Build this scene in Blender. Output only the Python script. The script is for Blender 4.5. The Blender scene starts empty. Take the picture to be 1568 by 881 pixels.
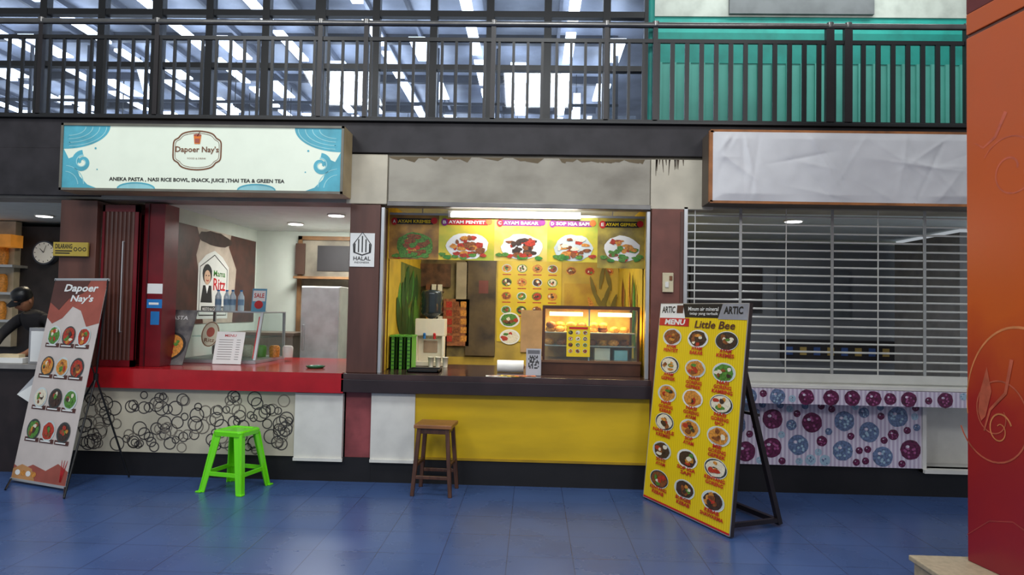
import bpy, math, random
from mathutils import Matrix, Vector, noise
random.seed(7)
sc = bpy.context.scene
rad = math.radians
# ------------------------------------------------------------------ camera
FPX = 1050.0; WPX = 1568.0; HPX = 882.0
CAM = Vector((0, -5.95, 1.5))
RC = Matrix.Rotation(rad(1.8), 3, 'Z') @ Matrix.Rotation(rad(92.0), 3, 'X') @ Matrix.Rotation(rad(1.15), 3, 'Z')
cd = bpy.data.cameras.new('camera'); cam = bpy.data.objects.new('camera', cd)
sc.collection.objects.link(cam); sc.camera = cam
cam.matrix_world = Matrix.Translation(CAM) @ RC.to_4x4()
cd.sensor_width = 36; cd.lens = 36 * FPX / WPX; cd.clip_start = 0.05; cd.clip_end = 200

def ray(u, v):
    return RC @ Vector(((u - 784) / FPX, (440.5 - v) / FPX, -1))
def S(u, v, y=0.0):
    """survey: position on the vertical plane at depth y"""
    d = ray(u, v); t = (y - CAM.y) / d.y; p = CAM + d * t
    return p.x, p.z
def G(u, v, z=0.0):
    d = ray(u, v); t = (z - CAM.z) / d.z; p = CAM + d * t
    return Vector((p.x, p.y, z))

# ------------------------------------------------------------------ materials
def lin(c):
    c = c / 255.0
    return c / 12.92 if c <= 0.04045 else ((c + 0.055) / 1.055) ** 2.4
def L(rgb): return (lin(rgb[0]), lin(rgb[1]), lin(rgb[2]), 1)
MC = {}
def M(name, rgb, rough=0.5, metal=0.0, var=0.12, scale=6.0, emit=0.0, bump=0.0, rgb2=None, stretch=(1, 1, 1), coat=0.0, thr=None):
    if name in MC: return MC[name]
    m = bpy.data.materials.new(name); m.use_nodes = True
    nt = m.node_tree; b = nt.nodes['Principled BSDF']
    tc = nt.nodes.new('ShaderNodeTexCoord'); mp = nt.nodes.new('ShaderNodeMapping')
    mp.inputs['Scale'].default_value = stretch
    nz = nt.nodes.new('ShaderNodeTexNoise'); nz.inputs['Scale'].default_value = scale; nz.inputs['Detail'].default_value = 6
    rp = nt.nodes.new('ShaderNodeValToRGB')
    c1 = L(rgb)
    if rgb2: c2 = L(rgb2)
    else: c2 = tuple([x * (1 - 2.2 * var) for x in c1[:3]] + [1])
    rp.color_ramp.elements[0].color = c2; rp.color_ramp.elements[1].color = c1
    lo, hi = thr if thr else (0.3, 0.62)
    rp.color_ramp.elements[0].position = lo; rp.color_ramp.elements[1].position = hi
    nt.links.new(tc.outputs['Object'], mp.inputs['Vector']); nt.links.new(mp.outputs[0], nz.inputs['Vector'])
    nt.links.new(nz.outputs['Fac'], rp.inputs[0]); nt.links.new(rp.outputs[0], b.inputs['Base Color'])
    b.inputs['Roughness'].default_value = rough; b.inputs['Metallic'].default_value = metal
    b.inputs['Coat Weight'].default_value = coat
    if emit:
        nt.links.new(rp.outputs[0], b.inputs['Emission Color']); b.inputs['Emission Strength'].default_value = emit
    if bump:
        bp = nt.nodes.new('ShaderNodeBump'); bp.inputs['Strength'].default_value = bump; bp.inputs['Distance'].default_value = 0.02
        nt.links.new(nz.outputs['Fac'], bp.inputs['Height']); nt.links.new(bp.outputs[0], b.inputs['Normal'])
    MC[name] = m; return m

def m_glass(name, tint=(235, 245, 245), refl=0.1):
    m = bpy.data.materials.new(name); m.use_nodes = True; nt = m.node_tree; nt.nodes.clear()
    o = nt.nodes.new('ShaderNodeOutputMaterial'); mx = nt.nodes.new('ShaderNodeMixShader')
    t = nt.nodes.new('ShaderNodeBsdfTransparent'); g = nt.nodes.new('ShaderNodeBsdfGlossy')
    t.inputs[0].default_value = L(tint); g.inputs['Roughness'].default_value = 0.03
    mx.inputs[0].default_value = refl
    nt.links.new(t.outputs[0], mx.inputs[1]); nt.links.new(g.outputs[0], mx.inputs[2]); nt.links.new(mx.outputs[0], o.inputs[0])
    return m
def m_floor():
    m = bpy.data.materials.new('blue_floor_tiles'); m.use_nodes = True; nt = m.node_tree; b = nt.nodes['Principled BSDF']
    tc = nt.nodes.new('ShaderNodeTexCoord'); mp = nt.nodes.new('ShaderNodeMapping')
    mp.inputs['Location'].default_value = (0.13, 0.1, 0)
    br = nt.nodes.new('ShaderNodeTexBrick'); br.offset = 0; br.squash = 1
    br.inputs['Scale'].default_value = 1; br.inputs['Mortar Size'].default_value = 0.003; br.inputs['Mortar Smooth'].default_value = 0.2
    br.inputs['Brick Width'].default_value = 0.40; br.inputs['Row Height'].default_value = 0.40
    br.inputs['Color1'].default_value = L((66, 92, 142)); br.inputs['Color2'].default_value = L((62, 88, 137)); br.inputs['Mortar'].default_value = L((46, 62, 102))
    nz = nt.nodes.new('ShaderNodeTexNoise'); nz.inputs['Scale'].default_value = 2.2; nz.inputs['Detail'].default_value = 8
    rp = nt.nodes.new('ShaderNodeValToRGB'); rp.color_ramp.elements[0].color = (0.82, 0.83, 0.84, 1); rp.color_ramp.elements[1].color = (1, 1, 1, 1)
    rp.color_ramp.elements[0].position = 0.3; rp.color_ramp.elements[1].position = 0.6
    mx = nt.nodes.new('ShaderNodeMixRGB'); mx.blend_type = 'MULTIPLY'; mx.inputs[0].default_value = 1
    r2 = nt.nodes.new('ShaderNodeMapRange'); r2.inputs['To Min'].default_value = 0.2; r2.inputs['To Max'].default_value = 0.36
    bp = nt.nodes.new('ShaderNodeBump'); bp.inputs['Strength'].default_value = 0.2; bp.inputs['Distance'].default_value = 0.004; bp.invert = True
    l = nt.links.new
    l(tc.outputs['Object'], mp.inputs[0]); l(mp.outputs[0], br.inputs['Vector']); l(mp.outputs[0], nz.inputs['Vector'])
    l(nz.outputs['Fac'], rp.inputs[0]); l(br.outputs['Color'], mx.inputs[1]); l(rp.outputs[0], mx.inputs[2]); l(mx.outputs[0], b.inputs['Base Color'])
    l(nz.outputs['Fac'], r2.inputs[0]); l(r2.outputs[0], b.inputs['Roughness']); l(br.outputs['Fac'], bp.inputs['Height']); l(bp.outputs[0], b.inputs['Normal'])
    return m
def m_stripes(name, a, bcol, freq, rot=(0, 0, 0), emit=0, rough=0.45, edge=0.5):
    m = bpy.data.materials.new(name); m.use_nodes = True; nt = m.node_tree; b = nt.nodes['Principled BSDF']
    tc = nt.nodes.new('ShaderNodeTexCoord'); mp = nt.nodes.new('ShaderNodeMapping'); mp.inputs['Rotation'].default_value = rot
    w = nt.nodes.new('ShaderNodeTexWave'); w.inputs['Scale'].default_value = freq; w.bands_direction = 'X'
    rp = nt.nodes.new('ShaderNodeValToRGB'); rp.color_ramp.elements[0].color = L(a); rp.color_ramp.elements[1].color = L(bcol)
    rp.color_ramp.elements[0].position = edge - .1; rp.color_ramp.elements[1].position = edge + .1
    nt.links.new(tc.outputs['Object'], mp.inputs[0]); nt.links.new(mp.outputs[0], w.inputs[0]); nt.links.new(w.outputs['Fac'], rp.inputs[0]); nt.links.new(rp.outputs[0], b.inputs['Base Color'])
    b.inputs['Roughness'].default_value = rough
    return m
def m_gradz(name, stops, z0, z1, rough=0.35):
    m = bpy.data.materials.new(name); m.use_nodes = True; nt = m.node_tree; b = nt.nodes['Principled BSDF']
    tc = nt.nodes.new('ShaderNodeTexCoord'); sp = nt.nodes.new('ShaderNodeSeparateXYZ'); mr = nt.nodes.new('ShaderNodeMapRange')
    mr.inputs['From Min'].default_value = z0; mr.inputs['From Max'].default_value = z1
    nz = nt.nodes.new('ShaderNodeTexNoise'); nz.inputs['Scale'].default_value = 2.5; nz.inputs['Detail'].default_value = 5
    ad = nt.nodes.new('ShaderNodeMath'); ad.operation = 'MULTIPLY_ADD'; ad.inputs[1].default_value = 0.3
    sb = nt.nodes.new('ShaderNodeMath'); sb.operation = 'SUBTRACT'; sb.inputs[1].default_value = 0.15
    rp = nt.nodes.new('ShaderNodeValToRGB'); e = rp.color_ramp.elements
    e[0].position = stops[0][0]; e[0].color = L(stops[0][1]); e[1].position = stops[-1][0]; e[1].color = L(stops[-1][1])
    for p, c in stops[1:-1]:
        n = e.new(p); n.color = L(c)
    l = nt.links.new
    l(tc.outputs['Object'], sp.inputs[0]); l(sp.outputs['Z'], mr.inputs[0]); l(tc.outputs['Object'], nz.inputs['Vector'])
    l(nz.outputs['Fac'], ad.inputs[0]); l(mr.outputs[0], ad.inputs[2]); l(ad.outputs[0], sb.inputs[0]); l(sb.outputs[0], rp.inputs[0]); l(rp.outputs[0], b.inputs['Base Color'])
    b.inputs['Roughness'].default_value = rough
    return m

BLACK = M('black_paint', (18, 18, 20), 0.4); KICK = M('black_kickboard', (20, 18, 20), 0.5, var=.2)
DARKBR = M('dark_brown_wood', (96, 60, 50), 0.45, var=.2, stretch=(1, 1, .2)); MAROON = M('brown_column_paint', (118, 68, 56), 0.5, var=.15)
CONC = M('stained_concrete', (168, 162, 148), 0.85, scale=2.2, stretch=(1, 1, 1.6), rgb2=(136, 130, 118)); CREAM = M('old_cream_plaster', (204, 196, 176), 0.75, var=.12, scale=3)
FASCIA = M('dark_fascia', (44, 40, 44), 0.6, var=.3, scale=5, rgb2=(24, 20, 24)); WHITE = M('white_paint', (220, 218, 210), 0.5, var=.06)
PAPER = M('white_print', (232, 232, 228), 0.5, var=.02); RED = M('red_counter_laminate', (180, 20, 30), 0.22, var=.1, coat=.3); WINE = M('wine_red_paint', (112, 14, 26), 0.35)
YEL = M('yellow_panel', (214, 176, 14), 0.45, var=.12, scale=2.5, stretch=(.5, 1, 2)); GREYMET = M('rail_steel', (120, 118, 116), 0.3, 0.85)
ALU = M('aluminium', (190, 192, 194), 0.35, 0.6, var=.04); TEAL = M('teal_wall', (78, 158, 144), 0.6, var=.12, scale=1.4); TEALD = M('teal_wall_dark', (18, 136, 124), 0.6)
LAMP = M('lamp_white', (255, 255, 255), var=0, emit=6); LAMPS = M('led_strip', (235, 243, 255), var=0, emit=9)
LAMPW = M('warm_lamp', (255, 214, 120), var=0, emit=12)
GLASS = m_glass('clear_glass', refl=.07); WGLASS = m_glass('window_glass', (222, 228, 235), .06)
GREEN = M('lime_plastic', (112, 228, 18), 0.3, var=.03, coat=.2); BOXG = M('green_basket', (96, 170, 50), 0.45)
PBLK = M('print_black', (26, 24, 26)); PRED = M('print_red', (200, 28, 32)); PYEL = M('print_yellow', (238, 204, 20), var=.03)
PBR = M('print_brown', (120, 72, 40)); PCYAN = M('print_cyan', (84, 172, 190), emit=.08); PCYAN2 = M('print_light_cyan', (150, 208, 214), emit=.08)
PPUR = M('print_purple', (140, 36, 130)); PTERRA = M('print_terracotta', (168, 84, 68)); PDKBR = M('print_dark_brown', (88, 48, 40)); PBLUE = M('print_blue', (30, 120, 190))
PGRN = M('print_green', (64, 140, 50), var=.25, scale=20); PWHITE = PAPER; PORG = M('print_orange', (226, 120, 36))
FB = M('food_brown', (150, 84, 40), var=.3, scale=60); FR = M('food_red', (196, 58, 34), var=.25, scale=60); FGn = M('food_green', (92, 150, 56), var=.3, scale=70)
FW = M('food_rice', (236, 226, 200), var=.12, scale=80); FO = M('food_orange', (226, 150, 60), var=.25, scale=60); FD = M('food_dark', (74, 52, 40), var=.3, scale=60)
PLATE = M('plate_grey', (206, 216, 214)); PLATED = M('plate_dark', (58, 66, 66))
FOODS = [FB, FR, FGn, FW, FO, FD]

# ------------------------------------------------------------------ builder
_tc = {}
def text_data(body, bold):
    k = (body, bold)
    if k in _tc: return _tc[k]
    c = bpy.data.curves.new('t', 'FONT'); c.body = body; c.offset = bold; c.resolution_u = 2; c.fill_mode = 'FRONT'
    o = bpy.data.objects.new('t', c); sc.collection.objects.link(o)
    dg = bpy.context.evaluated_depsgraph_get(); oe = o.evaluated_get(dg); me = oe.to_mesh()
    vs = [(v.co.x, v.co.y) for v in me.vertices]; fs = [tuple(p.vertices) for p in me.polygons]
    oe.to_mesh_clear(); bpy.data.objects.remove(o); bpy.data.curves.remove(c)
    if not vs: _tc[k] = ([], []); return _tc[k]
    x0 = min(v[0] for v in vs); x1 = max(v[0] for v in vs); y0 = min(v[1] for v in vs); y1 = max(v[1] for v in vs)
    vs = [((a - x0) / (x1 - x0), (b - y0) / (y1 - y0)) for a, b in vs]
    _tc[k] = (vs, fs); return _tc[k]
LZ = 0.0014
class B:
    def __init__(s, name):
        s.name = name; s.v = []; s.f = []; s.mi = []; s.sm = []; s.mats = []; s.T = Matrix.Identity(4)
    def add(s, vs, fs, mat, smooth=False):
        if mat not in s.mats: s.mats.append(mat)
        i = s.mats.index(mat); o = len(s.v)
        s.v += [tuple(s.T @ Vector(v)) for v in vs]
        for f in fs: s.f.append([o + a for a in f]); s.mi.append(i); s.sm.append(smooth)
    def box(s, x0, x1, y0, y1, z0, z1, mat):
        s.add([(x0, y0, z0), (x1, y0, z0), (x1, y1, z0), (x0, y1, z0), (x0, y0, z1), (x1, y0, z1), (x1, y1, z1), (x0, y1, z1)],
              [(0, 3, 2, 1), (4, 5, 6, 7), (0, 1, 5, 4), (1, 2, 6, 5), (2, 3, 7, 6), (3, 0, 4, 7)], mat)
    def hexa(s, bot, top, mat):
        s.add(list(bot) + list(top), [(0, 3, 2, 1), (4, 5, 6, 7), (0, 1, 5, 4), (1, 2, 6, 5), (2, 3, 7, 6), (3, 0, 4, 7)], mat)
    def cyl(s, p0, p1, r0, mat, r1=None, n=14, smooth=True):
        r1 = r0 if r1 is None else r1; p0 = Vector(p0); p1 = Vector(p1); d = (p1 - p0).normalized()
        a = d.orthogonal().normalized(); b = d.cross(a); vs = []
        for p, r in ((p0, r0), (p1, r1)):
            for i in range(n):
                t = 2 * math.pi * i / n; vs.append(p + (a * math.cos(t) + b * math.sin(t)) * r)
        s.add(vs, [(i, (i + 1) % n, n + (i + 1) % n, n + i) for i in range(n)], mat, smooth)
        s.add(vs, [tuple(range(n))[::-1], tuple(range(n, 2 * n))], mat)
    def bar(s, p0, p1, w, d, mat, side=Vector((1, 0, 0))):
        p0 = Vector(p0); p1 = Vector(p1); ax = (p1 - p0).normalized(); a = (side - ax * side.dot(ax)).normalized(); b = ax.cross(a)
        q = [(-1, -1), (1, -1), (1, 1), (-1, 1)]
        s.hexa([p0 + a * x * w / 2 + b * y * d / 2 for x, y in q], [p1 + a * x * w / 2 + b * y * d / 2 for x, y in q], mat)
    def lathe(s, c, prof, mat, n=20):
        vs = []; k = len(prof)
        for r, z in prof:
            for i in range(n):
                t = 2 * math.pi * i / n; vs.append((c[0] + r * math.cos(t), c[1] + r * math.sin(t), c[2] + z))
        fs = [(j * n + i, j * n + (i + 1) % n, (j + 1) * n + (i + 1) % n, (j + 1) * n + i) for j in range(k - 1) for i in range(n)]
        s.add(vs, fs, mat, True); s.add(vs, [tuple(range(n))[::-1], tuple(range((k - 1) * n, k * n))], mat)
    # ---- flat graphics in local x/y, z toward viewer
    def plane(s, y): s.T = Matrix(((1, 0, 0, 0), (0, 0, -1, y), (0, 1, 0, 0), (0, 0, 0, 1))); return s
    def sidewall(s, x, y, sg):
        """local x = across the wall as seen from inside, local y = up, local z = out of the wall; sg=+1 wall faces +x"""
        m = Matrix.Identity(4)
        for i, vv in enumerate(((0, sg, 0), (0, 0, 1), (sg, 0, 0))):
            for j in range(3): m[j][i] = vv[j]
        m[0][3] = x; m[1][3] = y; s.T = m; return s
    def rect(s, x0, y0, x1, y1, l, mat):
        z = l * LZ; s.add([(x0, y0, z), (x1, y0, z), (x1, y1, z), (x0, y1, z)], [(0, 1, 2, 3)], mat)
    def poly(s, pts, l, mat): s.add([(a, b, l * LZ) for a, b in pts], [tuple(range(len(pts)))], mat)
    def ell(s, cx, cy, rx, ry, l, mat, n=22, wob=0.0):
        pts = []
        for i in range(n):
            t = 2 * math.pi * i / n; k = 1 + random.uniform(-wob, wob); pts.append((cx + rx * k * math.cos(t), cy + ry * k * math.sin(t)))
        s.poly(pts, l, mat)
    def ring(s, cx, cy, rx, ry, w, l, mat, n=26, a0=0, a1=360):
        vs = []; full = (a1 - a0) >= 360
        m = n if full else n + 1
        for i in range(m):
            t = rad(a0 + (a1 - a0) * i / n); c, q = math.cos(t), math.sin(t)
            vs += [(cx + rx * c, cy + ry * q, l * LZ), (cx + (rx - w) * c, cy + (ry - w) * q, l * LZ)]
        fs = [(2 * i, 2 * ((i + 1) % m), 2 * ((i + 1) % m) + 1, 2 * i + 1) for i in range(n)]
        s.add(vs, fs, mat)
    def stroke(s, pts, w0, w1, l, mat):
        vs = []; n = len(pts)
        for i, p in enumerate(pts):
            a = pts[max(0, i - 1)]; b = pts[min(n - 1, i + 1)]; dx, dy = b[0] - a[0], b[1] - a[1]; q = math.hypot(dx, dy) or 1
            w = (w0 + (w1 - w0) * i / (n - 1)) / 2; vs += [(p[0] - dy / q * w, p[1] + dx / q * w, l * LZ), (p[0] + dy / q * w, p[1] - dx / q * w, l * LZ)]
        s.add(vs, [(2 * i + 1, 2 * i + 3, 2 * i + 2, 2 * i) for i in range(n - 1)], mat)
    def leaf(s, x0, y0, x1, y1, w, l, mat):
        dx, dy = x1 - x0, y1 - y0; q = math.hypot(dx, dy); nx, ny = -dy / q, dx / q
        L_ = []; R_ = []
        for i in range(7):
            t = i / 6; h = w / 2 * math.sin(math.pi * min(1, t * .92 + .04)) ** .8; L_.append((x0 + dx * t + nx * h, y0 + dy * t + ny * h)); R_.append((x0 + dx * t - nx * h, y0 + dy * t - ny * h))
        s.poly(R_ + L_[::-1], l, mat)
    def text(s, body, x0, y0, x1, y1, l, mat, bold=0.01, shear=0.0):
        vs, fs = text_data(body, bold)
        s.add([(x0 + (x1 - x0) * a + shear * b * (y1 - y0), y0 + (y1 - y0) * b, l * LZ) for a, b in vs], fs, mat)
    def food(s, cx, cy, rx, ry, l, plate=None):
        s.ell(cx, cy, rx, ry, l, plate or random.choice([PLATE, PLATE, PWHITE, PLATED]))
        a = random.choice(FOODS); s.ell(cx, cy, rx * .84, ry * .84, l + 1, a, 14, .08)
        for k in range(7):
            t = random.uniform(0, 6.28); q = random.uniform(.1, .6)
            s.ell(cx + rx * q * math.cos(t), cy + ry * q * math.sin(t), rx * random.uniform(.14, .34), ry * random.uniform(.14, .32), l + 2 + k * .2, random.choice(FOODS), 9, .2)
    def done(s, bevel=0.0, seg=2):
        me = bpy.data.meshes.new(s.name); me.from_pydata(s.v, [], s.f)
        for m in s.mats: me.materials.append(m)
        me.polygons.foreach_set('material_index', s.mi); me.polygons.foreach_set('use_smooth', s.sm); me.update()
        o = bpy.data.objects.new(s.name, me); sc.collection.objects.link(o)
        if bevel:
            b = o.modifiers.new('Bevel', 'BEVEL'); b.width = bevel; b.segments = seg; b.limit_method = 'ANGLE'; b.angle_limit = rad(50)
        return o
def spiral(cx, cy, r0, r1, a0, turns, n=40, sy=1):
    out = []
    for i in range(n):
        t = i / (n - 1); r = r0 + (r1 - r0) * t; a = rad(a0) + turns * 2 * math.pi * t
        out.append((cx + r * math.cos(a), cy + r * sy * math.sin(a)))
    return out
def arealamp(name, loc, target, sx, sy, e, col=(1, 1, 1)):
    l = bpy.data.lights.new(name, 'AREA'); l.shape = 'RECTANGLE'; l.size = sx; l.size_y = sy; l.energy = e; l.color = col
    o = bpy.data.objects.new(name, l); sc.collection.objects.link(o); o.location = loc
    o.rotation_euler = (Vector(target) - Vector(loc)).to_track_quat('-Z', 'Y').to_euler(); return o

ZC, ZB, ZK = 0.94, 0.77, 0.21   # counter top, counter underside, kick top
ZO = 2.43                       # opening head
XL, XR = -7.2, 4.6
pl = lambda u, y=0.0, v=450: S(u, v, y)[0]
X0, X1 = pl(90), pl(146)         # left column
X2, X3 = pl(534), pl(580)        # middle column
X4, X5 = pl(996), pl(1045)       # right column
XW = -3.63                       # inner face of left stall's side wall
YB = 2.9

# ------------------------------------------------------------------ shell
b = B('floor'); b.box(XL, XR, -9, 4.2, -0.1, 0, m_floor()); b.done()
b = B('ceiling'); WC = M('stall_ceiling', (210, 218, 218), 0.8, var=.04)
b.box(XL, XR, 0.32, YB, ZO + .06, ZO + .14, WC); b.done()
b = B('wall_back'); GW = M('stall_wall_paint', (200, 206, 196), 0.8, var=.08, scale=2)
b.box(XL, XR, YB, YB + .12, 0, ZO + .06, GW); b.done()
b = B('facade_beam')
xa, xb = pl(590), pl(994)
b.box(XL, XR, 0.03, .30, ZO, 2.87, CONC)
b.box(pl(526), xa - .01, 0.0, .03, ZO - .01, 2.86, CREAM)
b.box(xa + .005, xb - .005, -0.01, .03, ZO + .01, 2.84, CONC)
b.box(xb, pl(1090), -0.02, .03, ZO - .02, 2.84, CREAM)
b.box(XL, XR, -0.02, .30, 2.87, 3.14, FASCIA)
b.box(XL, X1, -0.03, .03, ZO + .02, 2.87, FASCIA)
b.box(XL, XR, -0.06, .32, 3.14, 3.17, BLACK)
b.box(xa, xb, -0.03, .02, ZO - .03, ZO + .012, GREYMET)
b.plane(-.02)
DRP = M('drip_stain', (74, 62, 50), .9)
for k in range(14):
    x = xb + .03 + random.random() * .3; q = random.uniform(.03, .16); b.stroke([(x, 2.84), (x + random.uniform(-.01, .01), 2.84 - q)], .012, .003, .6, DRP)
b.plane(-.01)
for k in range(26):
    x = random.uniform(xa + .05, xb - .05); w_ = random.uniform(.03, .12); b.poly([(x - w_, 2.839), (x - w_ * .4, 2.839 - random.uniform(.01, .035)), (x + w_ * .5, 2.839 - random.uniform(.01, .05)), (x + w_, 2.839)], .5 + .02 * k, M('top_stain', (112, 98, 76), .9))
b.done(.004)
for nm, a, c, mt, y0 in (('column', X0, X1, DARKBR, -.02), ('column', X2, X3, DARKBR, -.02), ('column', X4, X5, MAROON, -.02)):
    b = B(nm); b.box(a, c, y0, .30, ZC if a != X4 else 0, ZO - .02, mt)
    if a != X4: b.box(a + .002, c - .002, .0, .30, 0, ZC, M('column_red_base', (150, 72, 74), .5, var=.2))
    if a == X2: b.box(c + .005, c + .035, -.01, .05, ZC, ZO - .04, ALU)
    if a == X4: b.box(a - .04, a - .01, -.01, .05, ZC, ZO - .04, ALU); b.box(c - .03, c, y0 - .01, y0, ZC, ZO - .04, DARKBR)
    b.done(.004)
b = B('wall_partition_left'); b.box(X0 + .05, XW, .82, YB, 0, ZO + .06, GW); b.box(X0 + .05, X1 - .02, .30, .82, 0, ZO + .06, DARKBR); b.done()
b = B('wall_partition_middle'); b.box(X2 + .1, X3, .30, YB, 0, ZO + .06, M('yellow_wall', (206, 170, 40), .6)); b.box(X2 + .06, X2 + .1, .30, YB, 0, ZO + .06, GW); b.done()
b = B('wall_partition_right'); b.box(X4, X5 - .05, .30, YB, 0, ZO + .06, M('yellow_wall', (206, 170, 40), .6)); b.done()

# ------------------------------------------------------------------ upper level
b = B('upper_floor_slab'); b.box(XL, XR, .30, 16, 2.95, 3.14, FASCIA); b.done()
YW = 1.8
xT = pl(993, YW, 100)
UC = M('upper_ceiling', (158, 166, 182), 0.4, rgb2=(92, 98, 114), scale=1.1, metal=.15)
b = B('ceiling_upper'); b.box(-12, 7, YW + .1, 17, 5.9, 6.0, UC)
for y in [2.9 + 1.9 * k for k in range(7)]: b.box(-12, xT, y, y + .10, 5.76, 5.9, M('ceiling_duct', (60, 64, 74), .5))
for k in range(14):
    x = -11 + k * .85 + random.uniform(-.25, .25); b.box(x, x + .05, 2, 16, 5.80, 5.88, M('ceiling_pipe', (96, 102, 116), .4))
b.done()
b = B('wall_upper_back'); b.box(-12, 7, 16, 16.1, 3.14, 5.9, M('upper_back', (176, 182, 194), .5, var=.3, scale=1)); b.done()
b = B('wall_upper_left'); b.box(-12.1, -12, 1.8, 16, 3.14, 5.9, UC); b.done()
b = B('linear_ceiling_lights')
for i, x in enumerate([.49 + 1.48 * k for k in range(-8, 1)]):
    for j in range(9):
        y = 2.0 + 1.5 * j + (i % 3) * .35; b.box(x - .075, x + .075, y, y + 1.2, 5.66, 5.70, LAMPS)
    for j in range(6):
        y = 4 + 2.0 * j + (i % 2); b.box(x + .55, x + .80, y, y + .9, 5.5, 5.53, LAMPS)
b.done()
b = B('glare_patch_panels')  # glowing slabs added upstairs in place of reflections and glare patches
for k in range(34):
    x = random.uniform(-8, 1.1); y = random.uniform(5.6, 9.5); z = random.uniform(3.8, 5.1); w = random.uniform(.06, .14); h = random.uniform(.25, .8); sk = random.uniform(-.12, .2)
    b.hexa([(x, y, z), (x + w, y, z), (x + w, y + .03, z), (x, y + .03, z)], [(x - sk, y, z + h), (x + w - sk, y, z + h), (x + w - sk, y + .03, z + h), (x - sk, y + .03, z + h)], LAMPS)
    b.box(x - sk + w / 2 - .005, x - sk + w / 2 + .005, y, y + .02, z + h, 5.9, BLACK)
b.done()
b = B('window_1')
us = [-16, 68, 157, 242, 322, 408, 491, 576, 664, 750, 838, 928, 991]
for u in us:
    x = pl(u, YW, 90); w = .042 if u not in (242, 491) else .06
    b.box(x - w, x + w, YW - .05, YW + .05, 3.14, 6.2, BLACK)
x9 = pl(991, YW, 90)
for v, h in ((22, .035), (103, .03), (-30, .04)):
    z = S(500, v, YW)[1]; b.box(-8, x9, YW - .045, YW + .045, z - h, z + h, BLACK)
b.box(-8, x9, YW - .05, YW + .05, 3.14, 3.26, BLACK)
b.box(-8, x9, YW - .004, YW + .004, 3.2, 6.2, WGLASS)
b.done()
b = B('upper_partition_frames')
for k in range(12):
    x = -9 + k * .93; b.box(x - .02, x + .02, 4.6, 4.64, 3.14, 5.6, M('dark_frame', (56, 62, 74), .4))
for z in (3.9, 4.7): b.box(-9.2, xT, 4.6, 4.64, z, z + .04, MC['dark_frame'])
for k in range(8):
    x = -8 + k * 1.25 + random.uniform(-.3, .3); h = random.uniform(.5, 1.0)
    b.box(x, x + .7, 5, 5.4, 3.14, 3.9 + h, M('shelving_grey', (150, 158, 172), .5, var=.3, scale=4))
b.done()
b = B('wall_upper_right')
zt = S(1200, 27, YW)[1]; zl = S(1200, 98, YW)[1]
b.box(xT + .03, 7, YW, YW + .12, 3.14, zl, TEAL); b.box(xT + .03, 7, YW - .01, YW + .12, zl, zl + .35, TEALD)
b.box(xT + .03, 7, YW, YW + .12, zl + .35, zt, M('teal_bright', (40, 170, 156), .5))
b.box(xT + .03, 7, YW - .02, YW + .12, zt, 6.2, M('upper_cream', (196, 200, 190), .7))
p = S(1115, 0, YW)[0]; q = S(1335, 0, YW)[0]; b.box(p, q, YW - .06, YW - .02, zt + .02, 6.1, M('grey_panel', (110, 112, 114), .5))
for k in range(30):
    x = xT + .1 + k * .16; b.box(x, x + .05, YW - .03, YW, 3.2, zl, TEAL)
b.done()
b = B('teal_downpipe'); x = pl(998, .1, 100); b.cyl((x, .14, 3.17), (x, .14, 5.5), .028, TEALD); b.done()

# balcony railing
b = B('balcony_railing')
zr = S(700, 38, .05)[1]; zm = S(700, 61, .05)[1]
b.cyl((XL, .03, zr), (XR, .03, zr), .026, GREYMET, n=16)
b.box(XL, XR, .03, .055, zm - .02, zm + .014, BLACK)
b.box(XL, XR, .02, .06, 3.17, 3.20, BLACK)
x = XL
while x < XR:
    hw = .019 if x > pl(1000) else .012
    b.box(x - hw, x + hw, .032, .052, 3.19, zm, BLACK); x += .127
for u in (-60, 62, 240, 490, 560, 755, 928, 1003, 1270, 1298, 1480):
    x = pl(u, .04, 110); w = .034 if u in (1270, 1298) else .02
    b.box(x - w, x + w, .02, .065, 3.17, zr, M('rail_post', (30, 24, 26), .4))
    b.cyl((x, .03, zr - .01), (x, .03, zr + .03), .03, GREYMET)
b.done()

# ------------------------------------------------------------------ counters & front panels
MIDTOP = M('dark_counter_top', (66, 46, 44), 0.22, var=.2, coat=.3)
RINGC = M('ring_print', (58, 54, 54), .5); RING2 = M('ring_print_light', (120, 112, 100), .5); BEI = M('beige_vinyl', (200, 192, 170), .5, var=.14, scale=2)
xw = pl(460)
b = B('red_service_counter'); b.box(XW + .005, X2 + .05, .0, 1.6, ZC - .04, ZC, RED); b.box(XW + .1, X2, 1.5, 1.58, 0, ZC - .04, WHITE); b.done()
b = B('trim_red_counter_front'); b.box(X1 - .06, X2, -.1, -.001, ZC - .04, ZC, RED); b.box(X1 - .06, X2, -.1, -.06, ZB, ZC - .04, RED); b.box(X1 + .001, XW + .004, .0, .82, ZC - .04, ZC, RED); b.done()
b = B('front_panel_left')  # front panels and kickboard below the red counter
b.box(X0 + .12, xw, -.03, -.001, ZK, ZB, BEI); b.box(xw, X2 - .01, -.05, -.001, ZK - .03, ZB - .01, WHITE); b.box(xw + .0, X2, -.07, -.05, ZK - .03, ZK - .005, WHITE)
b.box(X0 + .05, X2, -.01, -.001, 0, ZK, KICK)
b.plane(-.03)
for k in range(135):
    r = random.choice([.035, .045, .055, .065]); x = random.uniform(X1 - .1 + r, xw - r - .01); z = random.uniform(ZK + r + .003, ZB - r - .003)
    b.ring(x, z, r, r, .009, 1 + (k % 5) * .2, RINGC if k % 3 else RING2, 20)
b.done()
xy0 = pl(641)
b = B('dark_service_counter')
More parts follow.
